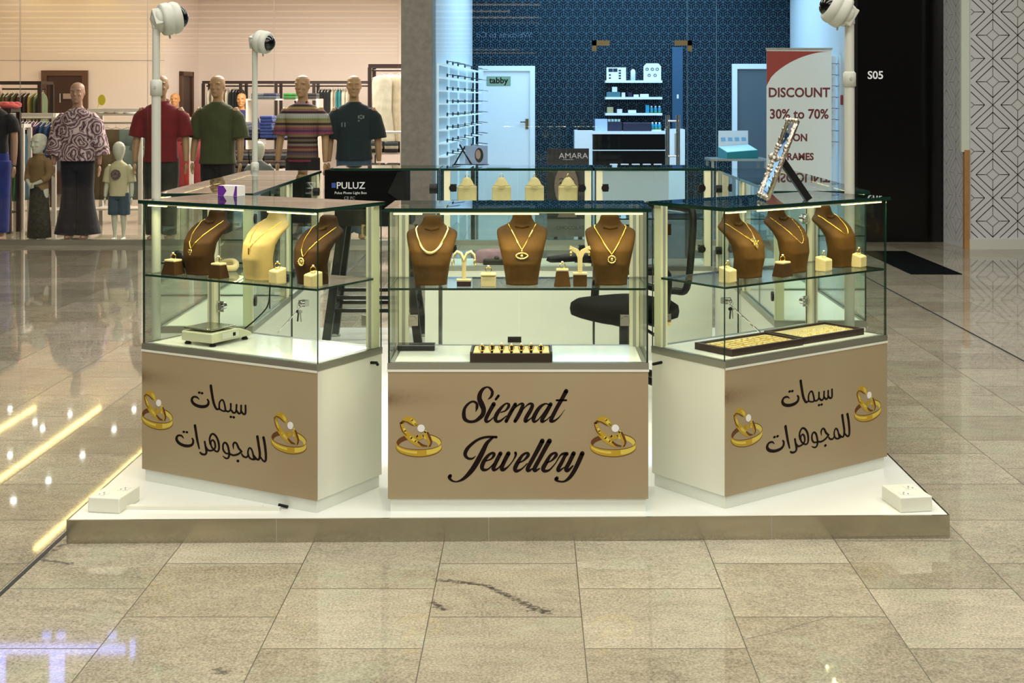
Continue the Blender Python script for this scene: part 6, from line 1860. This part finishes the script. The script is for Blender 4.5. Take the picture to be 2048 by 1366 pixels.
M['shelf_glow'] = mat('acrylic_shelf', 'cfe8ee', .2, emit='cfeeff', estr=.35)
PA, PB = Vector((-1.030, 15.45, 0)), Vector((-.79, 19.75, 0)); dirv = (PB - PA).normalized(); wall_n = Vector((dirv.y, -dirv.x, 0))
ORD = ('top', 'second', 'third', 'fourth', 'fifth', 'sixth', 'seventh', 'lowest')
o = thing('eyewear_rack', 'pale eyewear rack of eight shelves along the optician side wall', 'rack', (0, 0, 0))
for k in range(8):
    z = 2.016 - .152 * k; mb = MB()
    vs = [p + wall_n * w_ + Vector((0, 0, zz)) for zz in (z - .014, z) for p in (PA, PB) for w_ in (-.07, .045)]
    mb.add(vs, [(0, 1, 3, 2), (4, 6, 7, 5), (0, 4, 5, 1), (2, 3, 7, 6), (0, 2, 6, 4), (1, 5, 7, 3)]); mb.build('shelf', M['shelf_glow'], o)
    for i in range(6):
        p = PA.lerp(PB, (.07, .20, .33, .52, .72, .92)[i]) + Vector((0, 0, z + .001)) + wall_n * .02
        glasses(p, math.atan2(dirv.y, dirv.x) + PI, 'dark-rimmed eyeglasses on the %s shelf of the pale eyewear rack' % ORD[k], 'eyeglasses on the %s shelf of the pale eyewear rack' % ORD[k])
for t in (0.001, .25, .5, .75, .999):
    p = PA.lerp(PB, t) - wall_n * .055; mb = MB(); mb.box(p.x - .012, p.y - .012, 0, p.x + .012, p.y + .012, 2.02); mb.build('upright', M['shelf_glow'], o)
RA, RB = Vector((xr0 - .02, 15.2, 0)), Vector((OX1 - .03, 19.6, 0)); dr = (RB - RA).normalized(); rn = Vector((-dr.y, dr.x, 0))
o = thing('eyewear_rack', 'slim eyewear rail on the side wall behind the discount banner', 'rack', (0, 0, 0))
p0 = Vector((xr0 - .045, 15.45, 0))
mb = MB(); mb.box(p0.x - .01, p0.y - .012, .95, p0.x + .03, p0.y + .012, 2.1); mb.box(p0.x + .02, p0.y - .02, 0, p0.x + .05, p0.y + .02, 2.1); mb.build('upright', M['opt_white'], o)
for k in range(8):
    z = EYE + (200 - 132 - 22.2 * k) / FPX * 15.45
    mb = MB(); mb.box(p0.x - .06, p0.y - .05, z - .012, p0.x + .02, p0.y + .05, z - .004); mb.build('peg', M['opt_white'], o)
    glasses(p0 + Vector((-.03, -.03, z - .0035)), R(-78), 'dark eyeglasses on the slim rail behind the discount banner', 'eyeglasses on the slim rail')
q = at(1679, 200, 15.6); mb = MB(); mb.box(-.02, -.025, -.055, .02, .025, .055); o = mb.build('fire_alarm', mat('alarm_red', '8a1424', .4), loc=(3.4665, 15.1, EYE - 0 / FPX), bevel=.006); tag(o, 'small red fire alarm on the side wall beside the discount banner', 'alarm')

# teal display on its table
TY = 16.5
o = thing('side_table', 'grey table by the glass carrying the teal display box', 'table', (gxY(1472, TY), TY, 0)); zt2 = EYE - 116 / FPX * TY
mb = MB(); w = (gxY(1530, TY) - gxY(1416, TY)) / 2; mb.box(-w, -.28, zt2 - .025, w, .28, zt2); mb.build('table_top', M['alu'], o)
for sx in (-1, 1):
    for sy in (-1, 1):
        mb = MB(); mb.box(sx * (w - .03) - .015, sy * .25 - .015, 0, sx * (w - .03) + .015, sy * .25 + .015, zt2 - .025); mb.build('leg', M['grey_metal'], o)
TB = mat('teal_box', '1f7f88', .4); TT = mat('pale_tray', 'b4dde6', .4)
o = thing('lens_display', 'teal display box with a raised white lid on the grey table', 'display box', (gxY(1475, TY), TY - .02, zt2 + .0005), R(14))
mb = MB(); mb.add([(-.20, -.15, 0), (.20, -.15, 0), (.20, .15, 0), (-.20, .15, 0), (-.20, -.15, .075), (.20, -.15, .10), (.20, .15, .16), (-.20, .15, .135)], [(3, 2, 1, 0), (4, 5, 6, 7), (0, 1, 5, 4), (1, 2, 6, 5), (2, 3, 7, 6), (3, 0, 4, 7)])
mb.build('box_body', TB, o)
mb = MB(); mb.add([(-.195, -.145, .080), (.195, -.145, .104), (.195, .14, .162), (-.195, .14, .138), (-.195, -.145, .076), (.195, -.145, .10), (.195, .14, .158), (-.195, .14, .134)], [(0, 1, 2, 3), (7, 6, 5, 4), (0, 4, 5, 1), (1, 5, 6, 2), (2, 6, 7, 3), (3, 7, 4, 0)]); mb.build('tray_face', TT, o)
mb = MB(); mb.add([(-.19, .15, .13), (.20, .15, .155), (.22, .20, .33), (-.17, .20, .33), (-.19, .158, .13), (.20, .158, .155), (.22, .208, .33), (-.17, .208, .33)], [(0, 1, 2, 3), (7, 6, 5, 4), (0, 4, 5, 1), (1, 5, 6, 2), (2, 6, 7, 3), (3, 7, 4, 0)]); lid = mb.build('lid', M['opt_white'], o)
mb = MB()
for k in range(4): mb.obox((-.12 + .09 * k, .166, .225), .055, .004, .045, Matrix.Rotation(R(-16), 3, 'X'))
mb.build('lens_picture', mat('lens_blue', '7fb4dc', .4), lid)

# discount banner
NY = 15.32
a_ = at(1533, 99, NY); b_ = at(1663, 97, NY); w = (b_.x - a_.x); ztop = a_.z
o = thing('discount_banner', 'roll-up discount banner with red corner and red lettering behind the glass', 'banner', ((a_.x + b_.x) / 2, NY, 0))
M['ban'] = mat('banner_face', 'e2ecec', .5); M['ban_red'] = mat('banner_red', '9c3a30', .5)
mb = MB(); mb.box(-w / 2, -.002, .08, w / 2, .002, ztop); mb.build('banner_sheet', M['ban'], o)
mb = MB(); mb.box(-w / 2 - .01, -.012, ztop - .004, w / 2 + .01, .012, ztop + .018); mb.build('top_bar', M['alu'], o)
mb = MB(); mb.box(-w / 2 - .02, -.08, .0, w / 2 + .02, .08, .08); mb.build('banner_base', M['alu'], o)
mb = MB(); mb.tube([(0, .03, .06), (0, .01, ztop)], .012, 8); mb.build('support_pole', M['alu'], o)
pz = lambda y: EYE - (y - 200) / FPX * NY - 0
arc = [(-w / 2, pz(102)), (-w / 2, pz(172))] + [(-w / 2 + w * (t / 14.0), pz(172) + (pz(103) - pz(172)) * math.sin(PI / 2 * (t / 14.0)) ** .62) for t in range(1, 15)]
mb = MB(); mb.prism(arc, lambda u_, v_, d_: (u_, -.0022 - d_, v_), 0, .0006); mb.build('red_corner', M['ban_red'], o)
M['ban_ink'] = mat('banner_ink', '6e2a30', .5)
for txt, y, sz, dx in (('DISCOUNT', 186, .150, 0), ('30% to 70%', 229, .152, 0), ('ON', 276, .115, .012), ('FRAMES', 314, .110, -.01)):
    text_mesh(txt, sz, M['ban_ink'], 'lettering', o, (dx, -.0026, pz(y)), bold=.004, sx=.92)
# amara poster
AY = 15.12
o = thing('poster_board', 'dark standing poster of a woman lettered AMARA and CHOCOLATE', 'poster', (gxY(1136, AY), AY, 0), R(3))
w = .235; z0, z1 = .07, EYE - 97 / FPX * AY
mb = MB(); mb.box(-w, -.008, z0, w, .012, z1); mb.build('board', mat('poster_dark', '1c1a20', .45), o)
mb = MB(); mb.box(-.16, -.02, 0, -.12, .10, z0); mb.box(.12, -.02, 0, .16, .10, z0); mb.build('board_foot', M['black'], o)
zz = lambda f: z0 + (z1 - z0) * f
mb = MB()
face = [(-.02 + .135 * math.cos(2 * PI * k / 30) * (1 - .18 * (math.sin(2 * PI * k / 30) < 0) * abs(math.sin(2 * PI * k / 30))), zz(.56) + .255 * math.sin(2 * PI * k / 30)) for k in range(30)]
mb.prism(face, lambda u_, v_, d_: (u_, -.0083 - d_, v_), 0, .0006, 0)
mb.prism([(-.06, zz(.36)), (.06, zz(.36)), (.10, zz(.22)), (-.12, zz(.22))], lambda u_, v_, d_: (u_, -.0081 - d_, v_), 0, .0005, 0)
for s_ in (-1, 1):
    for q in stroke_polys([(-.02 + s_ * .085, zz(.645), .004), (-.02 + s_ * .055, zz(.66), .014), (-.02 + s_ * .02, zz(.648), .006)]): mb.prism(q, lambda u_, v_, d_: (u_, -.0090 - d_, v_), 0, .0005, 1)
    for q in stroke_polys([(-.02 + s_ * .085, zz(.60), .006), (-.02 + s_ * .055, zz(.61), .022), (-.02 + s_ * .025, zz(.60), .006)]): mb.prism(q, lambda u_, v_, d_: (u_, -.0090 - d_, v_), 0, .0005, 1)
for q in stroke_polys([(-.06, zz(.41), .006), (-.02, zz(.41), .024), (.02, zz(.41), .006)]): mb.prism(q, lambda u_, v_, d_: (u_, -.0090 - d_, v_), 0, .0005, 2)
for q in stroke_polys([(-.02, zz(.57), .006), (-.012, zz(.50), .012), (-.026, zz(.48), .014)]): mb.prism(q, lambda u_, v_, d_: (u_, -.0089 - d_, v_), 0, .0004, 2)
mb.build('portrait_print', [mat('print_skin', '8c7468', .5), mat('print_dark', '2a2024', .5), mat('print_lip', '6e4440', .5)], o)
mb = MB(); mb.box(-w, -.0086, z0, w, -.008, zz(.20)); mb.build('lower_band', mat('poster_grey', '6e6c6a', .5), o)
text_mesh('AMARA', .088, M['print_white'], 'brand_lettering', o, (.06, -.0092, zz(.915)), sx=1.1)
mb = MB(); mb.box(-.06, -.0092, zz(.872), .06, -.0084, zz(.876)); mb.build('rule', M['print_white'], o)
text_mesh('CHOCOLATE', .058, mat('poster_ink', '2c2c2e', .5), 'lower_lettering', o, (.04, -.0092, zz(.10)))
# small photo card on its easel by the eyewear rack
KY = 15.45
o = thing('photo_card', 'small photo card of a woman standing before the eyewear rack', 'photo', (gxY(953, KY), KY, 0), R(-8)); zk = EYE - 128 / FPX * KY
mb = MB(); mb.box(-.13, -.004, zk, .13, .004, zk + .21); mb.build('card', mat('pale_card', '9cb8e0', .5), o)
mb = MB(); mb.prism([(.02 + .03 * math.cos(2 * PI * k / 18), zk + .11 + .055 * math.sin(2 * PI * k / 18)) for k in range(18)], lambda u_, v_, d_: (u_, -.0042 - d_, v_), 0, .0006, 1)
mb.prism([(.03 + .05 * math.cos(2 * PI * k / 18), zk + .10 + .085 * math.sin(2 * PI * k / 18)) for k in range(18)], lambda u_, v_, d_: (u_, -.0040 - d_, v_), 0, .0003, 0)
mb.build('portrait_print', [mat('hair_print', '22242c', .5), mat('face_print', 'b09a90', .5)], o)
mb = MB(); mb.tube([(-.26, -.02, zk - .02), (-.14, .02, zk + .20)], .008, 8); mb.tube([(-.02, -.02, zk - .06), (-.20, .02, zk + .22)], .010, 8); mb.box(-.27, -.03, zk - .06, .14, .03, zk - .002); mb.box(-.06, -.03, 0, -.02, .03, zk - .06)
mb.build('easel', M['black'], o)
